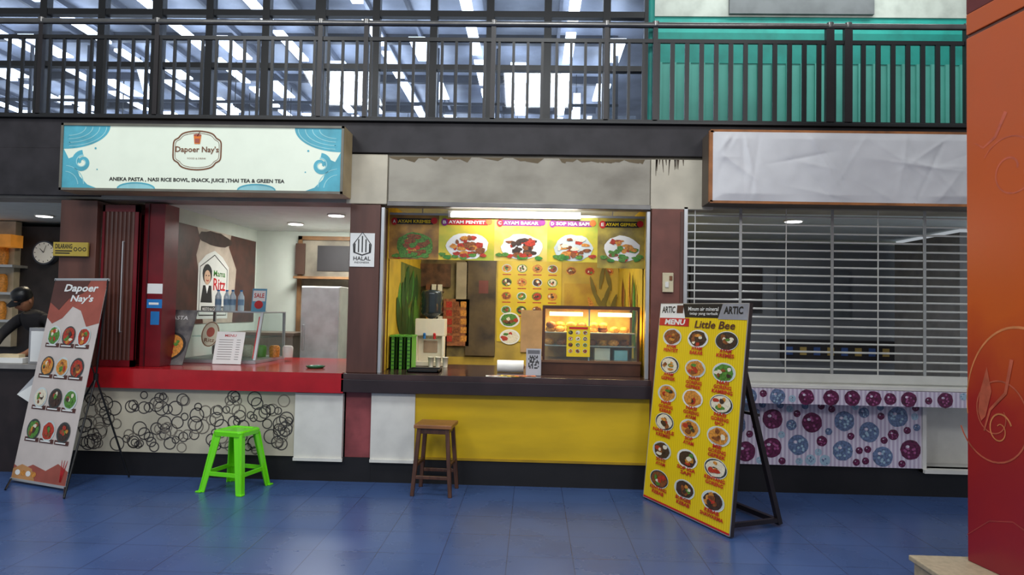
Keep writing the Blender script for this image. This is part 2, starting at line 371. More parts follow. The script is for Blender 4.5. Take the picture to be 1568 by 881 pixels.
b.box(X3 + .002, X4 - .002, -.02, 1.15, ZC - .05, ZC, MIDTOP); b.box(X3 + .01, X4 - .01, 1.08, 1.14, 0, ZC - .05, WHITE); b.done()
CE = M('counter_edge', (46, 34, 36), .35)
b = B('trim_dark_counter_front'); b.box(X2 - .02, X4 + .0, -.1, -.021, ZC - .05, ZC, MIDTOP); b.box(X2 - .02, X4, -.1, -.05, ZB + .01, ZC - .05, CE); b.done(.003)
b = B('front_panel_middle')  # white and yellow panels fronting the dark counter
b.box(X2, X3 - .03, -.012, -.001, 0, ZK, KICK)
b.box(X3 - .03, xy0, -.04, -.001, ZK - .03, ZB, WHITE); b.box(X3 - .03, xy0, -.06, -.04, ZK - .03, ZK - .005, WHITE)
b.box(xy0, X4, -.02, -.001, ZK, ZB + .01, YEL); b.box(X3 - .03, X4, -.01, -.001, 0, ZK, KICK)
b.box(xy0, X4, -.028, -.02, ZK, ZK + .02, M('yellow_edge', (176, 140, 16), .5))
b.done()
LAV = m_stripes('lavender_stripe_vinyl', (186, 172, 194), (214, 206, 220), 9)
xq = pl(1411)
b = B('shutter_ledge_shelf')
b.box(X5, XR, -.16, .7, ZC - .03, ZC - .005, WHITE); b.box(X5, XR, -.17, -.13, ZB + .01, ZC - .035, LAV)
BL1 = M('ball_plum', (104, 26, 74), .5, var=.35, scale=55); BL2 = M('ball_bluegrey', (108, 128, 166), .5, var=.3, scale=55); BL3 = M('ball_pale', (160, 188, 206), .5, var=.1)
def balls(b, x0, x1, z0, z1, n, rr):
    pts = []
    for k in range(n * 40):
        r = rr[min(len(rr) - 1, int(len(rr) * k / (n * 14)))]; x = random.uniform(x0 + r, x1 - r); z = random.uniform(z0 + r * .8, z1 - r * .8)
        if all(math.hypot(x - a, z - c) > (r + q) * 1.18 for a, c, q in pts):
            pts.append((x, z, r))
        if len(pts) > n: break
    for i, (x, z, r) in enumerate(pts):
        z = min(max(z, z0 + r), z1 - r)
        mt = [BL1, BL2, BL1, BL3][i % 4] if r < .06 else [BL1, BL2][i % 2]
        b.ell(x, z, r, r, 1 + .1 * (i % 5), mt, 20, .04)
        for j in range(9 if r > .04 else 4):
            a = random.uniform(0, 6.28); q = random.uniform(.2, .75) * r; b.ell(x + q * math.cos(a), z + q * math.sin(a), r * .13, r * .13, 2 + .05 * j, {BL1: M('plum_light', (160, 80, 130)), BL2: BL3, BL3: BL2}[mt], 8)
        b.ell(x - r * .3, z + r * .3, r * .2, r * .15, 2.6, LAV, 8)
b.plane(-.17); balls(b, X5 + .02, XR - .3, ZB + .012, ZC - .037, 34, [.064, .05, .03])
b.done()
b = B('front_panel_right')  # patterned panel, white box and kickboard under the shutter ledge
b.box(X5 + .002, xq, 0, .05, ZK + .03, ZB + .02, LAV)
b.box(X5 + .002, XR, .03, .1, 0, ZK + .03, KICK)
b.box(xq, xq + .03, -.02, .05, ZK, ZB, WHITE); b.box(xq, XR, .25, .3, ZK, ZB, WHITE); b.box(xq, XR, -.05, .3, ZK, ZK + .03, WHITE)
b.plane(0); balls(b, X5, xq, ZK + .035, ZB + .01, 60, [.085, .065, .045, .03])
b.done()
b = B('kitchen_counter'); b.box(XL, X0 - .01, -.06, .55, ZC - .03, ZC + .01, M('grey_top', (150, 146, 140), .4)); b.done()
b = B('front_panel_neighbour'); b.box(XL, X0 - .01, 0, .05, 0, ZC - .03, M('neighbour_panel', (44, 34, 34), .5, var=.25)); b.box(X0 - .01, X0 + .1, -.02, -.001, 0, ZC - .03, MC['neighbour_panel']); b.done()  # dark panel closing the front of the kitchen counter

# ------------------------------------------------------------------ left light-box sign
YS = -.3
x0, z1 = S(94, 188, YS); x1, z0 = S(524, 297, YS)
b = B('lightbox_sign'); SF = M('lightbox_acrylic', (216, 224, 206), .35, var=.02, emit=.22)
b.box(x0, x1, YS + .012, -.03, z0, z1, M('sign_case', (170, 150, 112), .5)); e = .02
for a in ((x0, x1, z1 - e, z1), (x0, x1, z0, z0 + e), (x0, x0 + e, z0, z1), (x1 - e, x1, z0, z1)): b.box(a[0], a[1], YS, YS + .012, a[2], a[3], M('sign_trim', (112, 110, 98), .4))
b.plane(YS + .012); b.rect(x0 + e, z0 + e, x1 - e, z1 - e, 1, SF)
Wd = x1 - x0; Hh = z1 - z0
P = lambda u, v: S(u, v, YS)
cx, cz = (x0 + x1) / 2, (z0 + z1) / 2
for sgn in (-1, 1):
    ex = cx + sgn * (Wd / 2 - e)
    def Q(dx, dz): return (ex - sgn * dx, z0 + dz)
    pts = [Q(0, Hh - e)] + [(ex - sgn * (.0 + .40 * math.cos(t)), z1 - e - .20 * math.sin(t)) for t in [i * math.pi / 2 / 16 for i in range(17)]]
    if sgn < 0: pts = pts[::-1]
    b.poly(pts, 2, PCYAN)
    for r in (.33, .27, .21, .15):
        b.stroke([(ex - sgn * (.04 + r * math.cos(rad(a))), z1 - e - .01 - r * .5 * math.sin(rad(a))) for a in range(0, 95, 8)], .008, .006, 3, PCYAN2)
    pts = [Q(0, e), Q(.30, e), Q(.22, .05), Q(.15, .12), Q(.12, .20), Q(.15, .27), Q(.1, .29), Q(.05, .27), Q(.0, .36)]
    if sgn > 0: pts = pts[::-1]
    b.poly(pts, 2, PCYAN)
    sp = spiral(0, 0, .085, .018, 90, -1.3)
    b.stroke([(ex - sgn * (.17 - a), z0 + .24 + c) for a, c in sp], .04, .02, 3, PCYAN)
    sp = spiral(0, 0, .06, .02, 100, -1.0)
    b.stroke([(ex - sgn * (.17 - a), z0 + .24 + c) for a, c in sp], .012, .006, 4, PCYAN2)
    for r in (.12, .17): b.stroke([Q(.02 + r * math.cos(rad(a)), .04 + r * math.sin(rad(a))) for a in range(5, 95, 9)], .008, .005, 3, PCYAN2)
    for dx, dz, r in ((.05, .40, .012), (.09, .37, .008), (.28, .36, .009), (.04, .46, .008), (.24, .40, .006), (.3, .18, .006)): b.ell(ex - sgn * dx, z0 + dz, r, r, 3, PCYAN, 10)
for cxx in (cx - .55, cx + .48):
    b.poly([(cxx + .16 * math.cos(t), z0 + e + .05 * math.sin(t)) for t in [i * math.pi / 12 for i in range(13)]], 2, PCYAN2)
    b.stroke([(cxx + .16 * math.cos(t), z0 + e + .05 * math.sin(t)) for t in [i * math.pi / 12 for i in range(13)]], .012, .012, 3, PCYAN)
bx, bz = P(301, 230)
def badge(rx, ry):
    out = []
    for i in range(72):
        t = 2 * math.pi * i / 72; c, s_ = math.cos(t), math.sin(t)
        k = (abs(c) ** 5 + abs(s_) ** 5) ** (-1 / 5)
        k *= 1 + .22 * max(0, abs(s_) - .8) / .2 - .10 * math.exp(-((abs(abs(c) - .72)) / .1) ** 2)
        out.append((bx + rx * k * c, bz + ry * k * s_))
    return out
A1 = badge(.205, .135)
b.stroke(A1 + [A1[0]], .012, .012, 3, PBR); A2 = badge(.188, .12); b.stroke(A2 + [A2[0]], .004, .004, 3, PBR)
b.text("Dapoer Nay's", bx - .185, bz - .03, bx + .185, bz + .035, 4, PBR, .018)
b.text("FOOD & DRINK", bx - .08, bz - .075, bx + .08, bz - .062, 4, PBR, .0)
b.poly([(bx - .024, bz + .055), (bx + .024, bz + .055), (bx + .032, bz + .125), (bx - .032, bz + .125)], 4, PORG); b.rect(bx - .02, bz + .065, bx + .02, bz + .1, 5, PTERRA); b.stroke([(bx + .0, bz + .12), (bx + .02, bz + .16)], .006, .006, 5, PBR)
b.ell(bx, bz + .13, .034, .01, 5, PTERRA)
tx0, tz = P(166, 275); tx1, _ = P(435, 279)
b.text("ANEKA PASTA , NASI RICE BOWL, SNACK, JUICE ,THAI TEA & GREEN TEA", tx0, tz - .018, tx1, tz + .024, 3, PBLK, .03)
b.done()

# ------------------------------------------------------------------ right blank sign
x0, z1 = S(1088, 200, YS); x1 = XR; z0 = S(1090, 309, YS)[1]
b = B('covered_sign_box'); OR = M('taped_orange_frame', (168, 106, 56), .6, var=.25)
b.box(x0, x1, YS + .02, -.03, z0, z1, M('sign_case_grey', (96, 84, 72), .6))
for a in ((x0, x1, z1 - .014, z1 + .010), (x0, x1, z0 - .010, z0 + .012), (x0 - .01, x0 + .024, z0, z1)): b.box(a[0], a[1], YS - .006, YS + .02, a[2], a[3], OR)
NX, NZ = 220, 60; vs = []
folds = [(random.uniform(x0, x1), random.uniform(z0, z1), random.uniform(0, math.pi), random.uniform(.15, .5), random.uniform(.006, .016) * random.choice([1, 1, -1])) for _ in range(44)]
for j in range(NZ + 1):
    for i in range(NX + 1):
        x = x0 + .02 + (x1 - x0 - .04) * i / NX; z = z0 + .01 + (z1 - z0 - .02) * j / NZ
        n1 = .012 + noise.noise(Vector((x * 2.5, z * 3, 0))) * .016 + noise.noise(Vector((x * 9, z * 8, 4))) * .004
        for fx, fz, an, ln, am in folds:
            dx, dz = x - fx, z - fz; al = dx * math.cos(an) + dz * math.sin(an) * .6; pe = -dx * math.sin(an) + dz * math.cos(an)
            if abs(al) < ln and abs(pe) < .1: n1 += am * math.exp(-abs(pe) / .022) * (1 - abs(al) / ln)
        ed = min(1, min(i, NX - i, ) / 6, min(j, NZ - j) / 6)
        vs.append((x, YS - .006 - n1 * ed, z))
b.add(vs, [(j * (NX + 1) + i, j * (NX + 1) + i + 1, (j + 1) * (NX + 1) + i + 1, (j + 1) * (NX + 1) + i) for j in range(NZ) for i in range(NX)], M('crumpled_white_sheet', (210, 210, 212), .55, var=.03), True)
b.done()

# ------------------------------------------------------------------ right stall shutter
b = B('roller_grille_shutter'); SL = M('shutter_bar', (206, 206, 200), .4, .2, var=.05)
zs0 = ZC + .04; x5 = X5 + .004
b.box(x5, XR, 0, .03, zs0 - .03, zs0 + .04, SL)
z = zs0 + .08
while z < ZO - .02:
    b.cyl((x5, .02, z), (XR, .02, z), .0085, SL, n=8); z += .0725
x = x5 + .1; k = 0
while x < XR:
    zz = zs0 + .04
    b.box(x - .004, x + .004, .008, .014, zz, ZO, SL)
    if k % 2 == 1: b.box(x - .012, x + .012, .004, .01, zz, ZO, M('grille_link', (170, 172, 170), .4, .4))
    x += .39; k += 1
b.box(x5, x5 + .03, -.02, .05, ZC, ZO, ALU)
b.done()
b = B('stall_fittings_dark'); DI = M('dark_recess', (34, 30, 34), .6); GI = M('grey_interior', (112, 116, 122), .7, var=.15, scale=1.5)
b.box(X5 + .1, XR, YB - .06, YB - .005, 0, ZO, GI)
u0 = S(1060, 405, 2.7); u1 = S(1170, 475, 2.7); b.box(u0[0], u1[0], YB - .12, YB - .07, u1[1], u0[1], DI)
u0 = S(1370, 400, 2.7); b.box(u0[0], u0[0] + .1, 1.4, 2.7, 0, ZO, M('interior_post', (140, 140, 142), .7))
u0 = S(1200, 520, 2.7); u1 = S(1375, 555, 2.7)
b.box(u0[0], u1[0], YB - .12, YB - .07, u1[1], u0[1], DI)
for k in range(8):
    x = u0[0] + .06 + k * .17; b.box(x, x + .08, YB - .13, YB - .12, u1[1] + .06, u1[1] + .16, [M('dull_blue', (50, 80, 140)), M('dull_yellow', (170, 145, 80))][k % 2])
u0 = S(1195, 372, 2.7); b.box(u0[0], u0[0] + .9, YB - .1, YB - .07, 1.5, 2.1, M('grey_board', (86, 92, 100), .5))
b.done()

# ------------------------------------------------------------------ downlights
def downlight(x, y, z=ZO + .06, r=.08):
    b = B('ceiling_downlight'); b.cyl((x, y, z - .015), (x, y, z), r * 1.2, WHITE, n=24); b.cyl((x, y, z - .02), (x, y, z - .014), r, LAMP, n=24); b.done()
zl_ = ZO + .05
for u, v in ((453, 343), (515, 330), (68, 331), (1215, 339)):
    g = G(u, v, zl_); downlight(g.x, min(g.y, 2.7))

# ------------------------------------------------------------------ left stall interior
b = B('wine_red_cabinet'); cx0, cx1 = X1 + .01, XW - .0
CP = M('brown_slat', (92, 52, 42), .35, var=.2, stretch=(6, 6, .3)); yc = .40; zct = ZO - .04
b.box(cx0, cx1, yc + .03, .81, ZC + .002, zct, WINE)
b.box(cx0 - .0, cx0 + .02, yc, yc + .03, ZC + .002, zct, WINE); b.box(cx1 - .022, cx1, yc, yc + .03, ZC + .002, zct, WINE)
b.box(cx0, cx1, yc, yc + .03, zct - .05, zct, WINE); b.box(cx0, cx1, yc, yc + .03, ZC + .002, ZC + .05, WINE)
b.done()
XC2 = pl(224, .2)
b = B('folding_door'); y0 = .04; xx0 = X1 + .02; zd = ZC + .003
b.box(xx0, XC2, y0, y0 + .02, ZC + .06, ZO - .05, CP); b.box(xx0, XC2, y0 - .01, y0 + .03, zd, ZC + .06, WINE); b.box(xx0, XC2, y0 - .01, y0 + .03, ZO - .11, ZO - .05, WINE)
b.box(xx0, xx0 + .02, y0 - .01, y0 + .03, zd, ZO - .05, WINE); b.box(XC2 - .03, XC2, y0 - .01, y0 + .03, zd, ZO - .05, WINE)
n = 7; w = (XC2 - .03 - xx0 - .02) / n
for k in range(n): b.cyl((xx0 + .02 + (k + .5) * w, y0 + .005, ZC + .06), (xx0 + .02 + (k + .5) * w, y0 + .005, ZO - .11), w * .48, CP, n=10)
b.cyl((XC2 - .12, y0 - .03, 1.25), (XC2 - .12, y0 - .03, 2.05), .006, ALU)
for z in (1.25, 2.05): b.cyl((XC2 - .12, y0 - .03, z), (XC2 - .12, y0 + .01, z), .006, ALU)
b.done()
b = B('red_door_jamb'); xj0 = XC2 + .005; xj1 = pl(256, .2); b.box(xj0, xj1, .12, .36, ZC + .002, ZO - .02, WINE); b.box(xj0 + .04, xj0 + .05, .11, .12, ZC + .002, ZO - .02, M('wine_dark', (70, 10, 18), .4)); b.plane(.12); p0 = S(240, 450, .12)
b.rect(xj1 - .14, p0[1], xj1 - .0, p0[1] + .09, 1, PAPER); b.rect(xj1 - .14, p0[1] - .13, xj1 - .0, p0[1] - .05, 1, PBLUE); b.rect(xj1 - .12, p0[1] - .1, xj1 - .03, p0[1] - .08, 2, PAPER); b.rect(xj1 - .1, p0[1] - .28, xj1 - .02, p0[1] - .16, 1, PBLUE)
b.done()
b = B('wall_mural_poster'); b.sidewall(XW + .004, .86, 1)
mw, z0, z1 = 1.98, 1.30, 2.34
b.box(0, mw, z0, z1, 0, .004, M('mural_beige', (188, 172, 156), .6))
MCo = M('mural_cola', (84, 44, 36), .4, var=.3, scale=5)
b.poly([(0, z0), (.62, z0), (.5, z0 + .5), (.42, z1 - .3), (.5, z1 - .12), (.42, z1), (0, z1)], 4, MCo); b.poly([(mw, z0), (mw, z1), (1.25, z1), (1.2, z1 - .15), (1.42, z1 - .4), (1.35, z0)], 4, MCo)
b.ell(.85, z1 - .09, .4, .08, 4.5, M('mural_ice', (60, 36, 32), .4, var=.3, scale=14), 20, .1)
cx, cz, k = .84, 1.75, .37
b.poly([(cx - k, cz - .40), (cx + k, cz - .40), (cx + k, cz + .20), (cx + .2, cz + .31), (cx, cz + .37), (cx - .2, cz + .31), (cx - k, cz + .20)], 5, M('emblem_white', (214, 214, 208), .5, var=.02))
b.stroke([(cx - k + .04, cz - .36), (cx + k - .04, cz - .36), (cx + k - .04, cz + .17), (cx, cz + .32), (cx - k + .04, cz + .17), (cx - k + .04, cz - .36)], .012, .012, 6, PBLK)
b.ell(cx - .16, cz + .1, .11, .11, 6, PBLK, 18, .05); b.ell(cx - .16, cz + .06, .075, .08, 7, M('skin_print', (220, 180, 150)))
b.ell(cx - .19, cz + .08, .012, .008, 8, PBLK, 8); b.ell(cx - .13, cz + .08, .012, .008, 8, PBLK, 8); b.stroke([(cx - .19, cz + .03), (cx - .16, cz + .02), (cx - .13, cz + .03)], .01, .01, 8, PRED)
b.poly([(cx - .30, cz - .22), (cx - .03, cz - .22), (cx - .06, cz - .03), (cx - .25, cz - .03)], 6, PBLK); b.poly([(cx - .2, cz - .03), (cx - .12, cz - .03), (cx - .16, cz - .12)], 7, PAPER)
b.text("Mama", cx - .01, cz + .08, cx + .28, cz + .15, 6, PGRN, .01); b.text("Ritz", cx - .01, cz - .08, cx + .29, cz + .06, 6, PRED, .015)
b.rect(cx - .28, cz - .32, cx + .28, cz - .26, 6, PBLK); b.text("RESTO & CATERING", cx - .25, cz - .305, cx + .25, cz - .275, 7, PAPER, .01)
b.done()
YP = YB - .01
b = B('window_2'); x0, z1 = S(459, 362, YP); x1 = X2 + .05; WD = M('raw_timber', (132, 94, 58), .6, var=.2)
b.box(x0, x1, YP - .05, YP - .0, z1 - .05, z1, WD); b.box(x0, x0 + .05, YP - .05, YP, .9, z1, WD); b.box(x0, x1, YP - .02, YP, .9, z1 - .05, M('recess_grey', (150, 140, 124), .7, var=.3, scale=2))
b.box(x0 + .25, x1, YP - .03, YP - .02, z1 - .45, z1 - .12, DI); b.box(x0, x1, YP - .2, YP - .02, z1 - .56, z1 - .53, WD)
b.box(x0 - .02, x0 + .1, YP - .08, YP - .05, z1 - .5, z1 - .1, M('dk_timber', (70, 46, 34), .6)); b.done()
b = B('refrigerator'); x0, z1 = S(462, 438, 2.0); x1 = S(522, 438, 2.0)[0]
b.box(x0, x1, 2.0, 2.6, 0.03, z1, WHITE); FDm = M('fridge_door', (206, 210, 212), .3)
b.box(x0 + .01, x1 - .01, 1.97, 2.0, .9, z1 - .01, FDm); b.box(x0 + .01, x1 - .01, 1.97, 2.0, .06, .88, FDm)
b.box(x0 + .04, x0 + .065, 1.93, 1.97, 1.0, 1.3, ALU); b.box(x0 + .03, x0 + .1, 2.02, 2.1, 0, .03, BLACK); b.box(x1 - .1, x1 - .03, 2.02, 2.1, 0, .03, BLACK); b.done(.008)
b = B('storage_shelf'); x0 = pl(310, 2.3); x1 = pl(455, 2.3)
b.box(x0, x1, 2.2, 2.7, 0, 1.15, M('shelf_beige', (176, 168, 156), .6, var=.2, scale=3)); b.box(x0 - .03, x1 + .03, 2.15, 2.72, 1.15, 1.19, M('shelf_top', (120, 104, 92), .5)); b.done(.004)

b = B('glass_display_case')
cxl, cxr = -3.46, S(391, 553, .62)[0]; yf, yb = .62, 1.4; zt_ = S(408, 478, .8)[1]; Z = ZC + .002
FR_ = ALU
b.box(cxl, cxr, yf, yb, Z, Z + .03, ALU)
b.box(cxl, cxr, yf + .16, yb, zt_ - .012, zt_, FR_)
for x in (cxl, cxr - .025):
    b.bar((x + .0125, yf + .012, Z + .03), (x + .0125, yf + .17, zt_ - .01), .025, .025, FR_)
    b.bar((x + .0125, yb - .012, Z + .03), (x + .0125, yb - .012, zt_ - .01), .025, .025, FR_)
b.add([(cxl, yf, Z + .03), (cxr, yf, Z + .03), (cxr, yf + .16, zt_ - .01), (cxl, yf + .16, zt_ - .01)], [(0, 1, 2, 3)], GLASS)
b.add([(cxr, yf, Z + .03), (cxr, yb, Z + .03), (cxr, yb, zt_ - .01), (cxr, yf + .16, zt_ - .01)], [(0, 1, 2, 3)], GLASS)
b.box(cxl + .03, cxr - .03, yf + .25, yb - .03, Z + .24, Z + .25, GLASS)
b.box(cxl + .02, cxr - .01, yf + .05, yb - .02, Z + .03, Z + .035, M('case_liner', (150, 148, 140), .3))
b.bar((cxr - .03, yf + .012, Z + .05), (cxr - .03, yf + .15, zt_ - .05), .012, .01, PRED)
for k in range(4): b.lathe((cxl + .5 + k * .14, yf + .5, Z + .035), [(.05, 0), (.055, .1), (.04, .12)], [FW, BOXG, FO, WHITE][k], 14)
b.done()
def quadpanel(b, bl, br, tl):
    bl, br, tl = Vector(bl), Vector(br), Vector(tl); r = br - bl; w = r.length; r.normalize(); up = tl - bl; up -= r * up.dot(r); h = up.length; up.normalize(); n = r.cross(up)
    m = Matrix.Identity(4)
    for i in range(3): m[i][0] = r[i]; m[i][1] = up[i]; m[i][2] = n[i]; m[i][3] = bl[i]
    b.T = m; return w, h
b = B('food_poster_stand')
p = S(250, 475, .50)
xb0, xb1 = pl(226, .30), pl(283, .30); xt0 = pl(250, .46)
w = xb1 - xb0; h = math.hypot(p[1] - ZC, .14)
m = Matrix.Identity(4)
cols_ = ((1, 0, 0), ((xt0 - xb0) / h, .14 / h, (p[1] - ZC) / h), (0, -1, .2))
for i, vv in enumerate(cols_):
    for j in range(3): m[j][i] = vv[j]
m[0][3], m[1][3], m[2][3] = xb0, .30, ZC + .004; b.T = m
b.box(0, w, 0, h, -.008, 0, M('poster_back', (90, 86, 84))); b.rect(0, 0, w, h, 1, M('poster_charcoal', (64, 62, 66), .4, rgb2=(120, 116, 112), scale=9))
b.ell(w * .5, h * .33, w * .45, h * .26, 2, PBLK); b.ell(w * .5, h * .33, w * .38, h * .22, 3, FO, 24)
for k in range(18): b.ell(w * .5 + random.uniform(-.26, .26) * w, h * .33 + random.uniform(-.14, .14) * h, .018, .016, 4 + .1 * k, random.choice([FR, FR, FGn, FW]), 9, .2)
b.text("PASTA", w * .3, h * .82, w * .8, h * .89, 3, PAPER, .0); b.rect(w * .1, h * .02, w * .5, h * .06, 3, M('pgrey', (150, 150, 150)))
b.done()
def card(name, u0, v0, u1, v1, y, lean, bg, lines):
    b = B(name); x0, zt2 = S(u0, v0, y + lean); x1 = S(u1, v0, y)[0]
    w, h = quadpanel(b, (x0, y, ZC + .006), (x1, y, ZC + .006), (x0 + .03, y + lean, zt2)); b.box(0, w, 0, h, -.004, 0, bg)
    b.text(lines[0], w * .3, h * .84, w * .7, h * .92, 1, PRED, .01)
    for k in range(9):
        yy = h * (.74 - k * .075); b.rect(w * .12, yy, w * .62, yy + h * .014, 1, M('print_grey', (110, 104, 100))); b.rect(w * .74, yy, w * .88, yy + h * .014, 1, MC['print_grey'])
    b.done()
card('price_list_card', 333, 508, 370, 552, .50, .09, PAPER, ["MENU"])
b = B('round_emblem_sticker'); x, z = S(322, 512, .68); b.T = Matrix.Translation((x, .683, z)) @ Matrix.Rotation(rad(90 - 17), 4, 'X')
b.ell(0, 0, .09, .13, 1, M('sticker_cream', (212, 206, 180))); b.ring(0, 0, .085, .125, .008, 2, PBR); b.ell(0, .02, .04, .05, 2, PTERRA); b.text("Ritz", -.05, -.08, .05, -.04, 2, PBR, .01); b.done()
for i in range(4):
    b = B('water_bottle'); x = S(334 + 11 * i, 470, .95)[0]; c = (x, .95 + .03 * (i % 2), zt_ + .001)
    b.lathe(c, [(.028, 0), (.031, .02), (.029, .07), (.031, .12), (.03, .15), (.012, .19), (.012, .2)], M('bottle_plastic', (190, 206, 214), .1, var=.03)); b.lathe(c, [(.0315, .06), (.0315, .12)], M('bottle_label', (120, 150, 176))); b.lathe(c, [(.014, .2), (.014, .215)], PBLUE); b.done()
b = B('counter_leaflet_stand'); x0, z1 = S(386, 442, .85); x1 = S(408, 442, .85)[0]; w, h = quadpanel(b, (x0, .84, zt_ + .001), (x1, .84, zt_ + .001), (x0, .87, z1)); b.box(0, w, 0, h, -.004, 0, M('leaflet_blue', (96, 160, 190))); b.rect(.01, h * .45, w - .01, h - .02, 1, PAPER); b.ell(w / 2, h * .3, w * .3, h * .18, 1.5, PRED); b.text("SALE", w * .15, h * .6, w * .85, h * .8, 2, PRED, .02)
b.box(0, w, 0, .01, -.05, -.004, ALU); b.done()
b = B('green_ashtray'); g = G(483, 564, ZC); b.lathe((g.x, g.y, ZC + .001), [(.07, 0), (.085, .012), (.088, .022), (.075, .02), (.06, .008)], M('dkgreen_glass', (30, 110, 70), .2)); b.done()

b = B('halal_sign'); b.plane(-.022); x0, z1 = S(537, 357, -.02); x1, z0 = S(573, 409, -.02); b.box(x0, x1, z0, z1, 0, .006, PAPER)
w = x1 - x0; cx = (x0 + x1) / 2; cz = z0 + (z1 - z0) * .6
for k in range(5):
    dx = (-.3 + .15 * k) * w; hgt = [.08, .12, .15, .12, .08][k]; b.rect(cx + dx - .005, cz - .05, cx + dx + .005, cz - .05 + hgt * .95, 6, PBLK)
b.stroke([(cx - w * .36, cz + .02), (cx - w * .34, cz - .05), (cx, cz - .075), (cx + w * .34, cz - .05), (cx + w * .36, cz + .02)], .01, .01, 6.3, PBLK)
b.stroke([(cx - w * .36, cz + .02), (cx, cz + .125), (cx + w * .36, cz + .02)], .007, .007, 6.6, PBLK)
b.text("HALAL", x0 + w * .15, z0 + .055, x1 - w * .15, z0 + .09, 6, PBLK, .01); b.text("INDONESIA", x0 + w * .2, z0 + .03, x1 - w * .2, z0 + .045, 6, PBLK, 0); b.done()
b = B('yellow_notice_sign'); b.plane(-.04); x0, z1 = S(84, 371, -.04); x1, z0 = S(136, 393, -.04); b.box(x0, x1, z0, z1, 0, .018, M('notice_yellow', (176, 152, 60)))
b.text("DILARANG", x0 + .02, z0 + .065, x1 - .14, z1 - .015, 14, PBLK, .02); b.rect(x0 + .02, z0 + .04, x1 - .14, z0 + .05, 14, PBLK); b.rect(x0 + .02, z0 + .02, x1 - .16, z0 + .03, 14, PBLK)
for k in range(3): b.ring(x1 - .11 + k * .04, (z0 + z1) / 2, .017, .017, .006, 14, PBLK)
b.done()
b = B('wall_switch_box'); b.plane(-.021); x0, z1 = S(1014, 418, -.02); x1, z0 = S(1030, 448, -.02); b.box(x0, x1, z0, z1, 0, .03, M('switch_cream', (206, 194, 160), .4)); b.box(x0 + .02, x0 + .05, z0 + .04, z0 + .09, .03, .04, WHITE); b.box(x0 + .055, x1 - .01, z0 + .1, z0 + .14, .03, .036, PBR); b.done(.003)

# ------------------------------------------------------------------ middle stall
YM = 2.2
xl, xr = X3 + .005, X4 - .005
b = B('wall_menu_backdrop'); OLV = M('photo_wall_olive', (140, 120, 66), .5, scale=5, rgb2=(66, 56, 38))
b.box(xl, xr, YM, YM + .04, 0, ZO + .05, M('yellow_backdrop', (206, 172, 62), .5, rgb2=(160, 134, 56), scale=3)); b.plane(YM)
def R(u, v): return S(u, v, YM)
x0, z1 = R(640, 400); x1, z0 = R(757, 580); b.rect(x0, .95, x1, z1 + .1, 1, OLV)
for (u0, v0, u1, v1, mt) in ((645, 404, 690, 440, M('pic_brown', (110, 74, 46), .5, var=.3, scale=12)), (700, 402, 716, 470, M('pole_beige', (166, 150, 120))), (716, 398, 757, 545, M('dk_cup', (100, 82, 54), .35, rgb2=(52, 42, 32), scale=4)), (680, 458, 718, 530, M('pack_mix', (170, 104, 56), .5, rgb2=(110, 60, 40), scale=25)), (650, 505, 682, 545, M('pack2', (80, 90, 100), .5, rgb2=(160, 140, 110), scale=18))):
    p = R(u0, v0); q = R(u1, v1); b.box(p[0], q[0], q[1], p[1], .002, .05, mt)
p = R(734, 430); q = R(748, 450); b.rect(p[0], q[1], q[0], p[1], 38, M('dull_red', (120, 60, 50)))
for k in range(15):
    p = R(684 + (k % 3) * 11, 462 + (k // 3) * 13); b.rect(p[0], p[1] - .07, p[0] + .07, p[1], 38, [FR, FO, FW, FB, FGn][(k * 3 + k // 3) % 5])
for k in range(5):
    p = R(650, 446 + k * 16); b.box(p[0], p[0] + .24, p[1] - .01, p[1], .002, .12, DARKBR)
    for j in range(3): b.box(p[0] + .03 + j * .07, p[0] + .08 + j * .07, p[1], p[1] + .08, .03, .09, random.choice([FR, FO, FW, BOXG, PBR]))
x0, z1 = R(763, 398); x1, z0 = R(858, 525); b.box(x0, x1, z0, z1, .002, .01, M('poster_yellow_dull', (222, 190, 40), .4, var=.08))
for r in range(4):
    for c in range(4):
        xx = x0 + (x1 - x0) * (.14 + .24 * c); zz = z1 - .1 - r * .165
        b.food(xx, zz, .06, .05, 8, [PLATE, FGn, FO][(r + c) % 3]); b.rect(xx - .05, zz - .08, xx + .05, zz - .068, 8, FR)
for r in range(2):
    p = R(778, 490 + r * 26)
    b.food(p[0] + .02, p[1], .12, .09, 10, PWHITE); b.rect(p[0] + .2, p[1] - .05, p[0] + .5, p[1] + .04, 9, FGn if r else FR)
x0, z1 = R(862, 402); x1, z0 = R(948, 470)
for k in range(3): b.food(x0 + .1 + k * .22, z1 - .1, .06, .05, 3, FO)
b.box(x0 + .02, x0 + .4, z0 - .3, z1 - .25, .002, .008, M('poster_gold', (196, 158, 50), .4, rgb2=(168, 124, 44), scale=6))
LY = M('leaf_yellow', (180, 158, 60)); OL = M('olive_stem', (122, 108, 44))
for k in range(26):
    xx = R(922, 450)[0] + random.uniform(-.12, .14); zz = random.uniform(z0 - .4, z1 - .3); b.leaf(xx, zz, xx + random.uniform(-.1, .1), zz + random.uniform(.15, .3), .05, 8 + .2 * k, random.choice([OL, LY, OL, FO]))
p = R(798, 475); q = R(832, 540); b.box(p[0], q[0], q[1], p[1], .02, .03, M('cardboard', (186, 148, 104), .7))
b.done()
LD = M('leaf_dark', (40, 84, 34), .5)
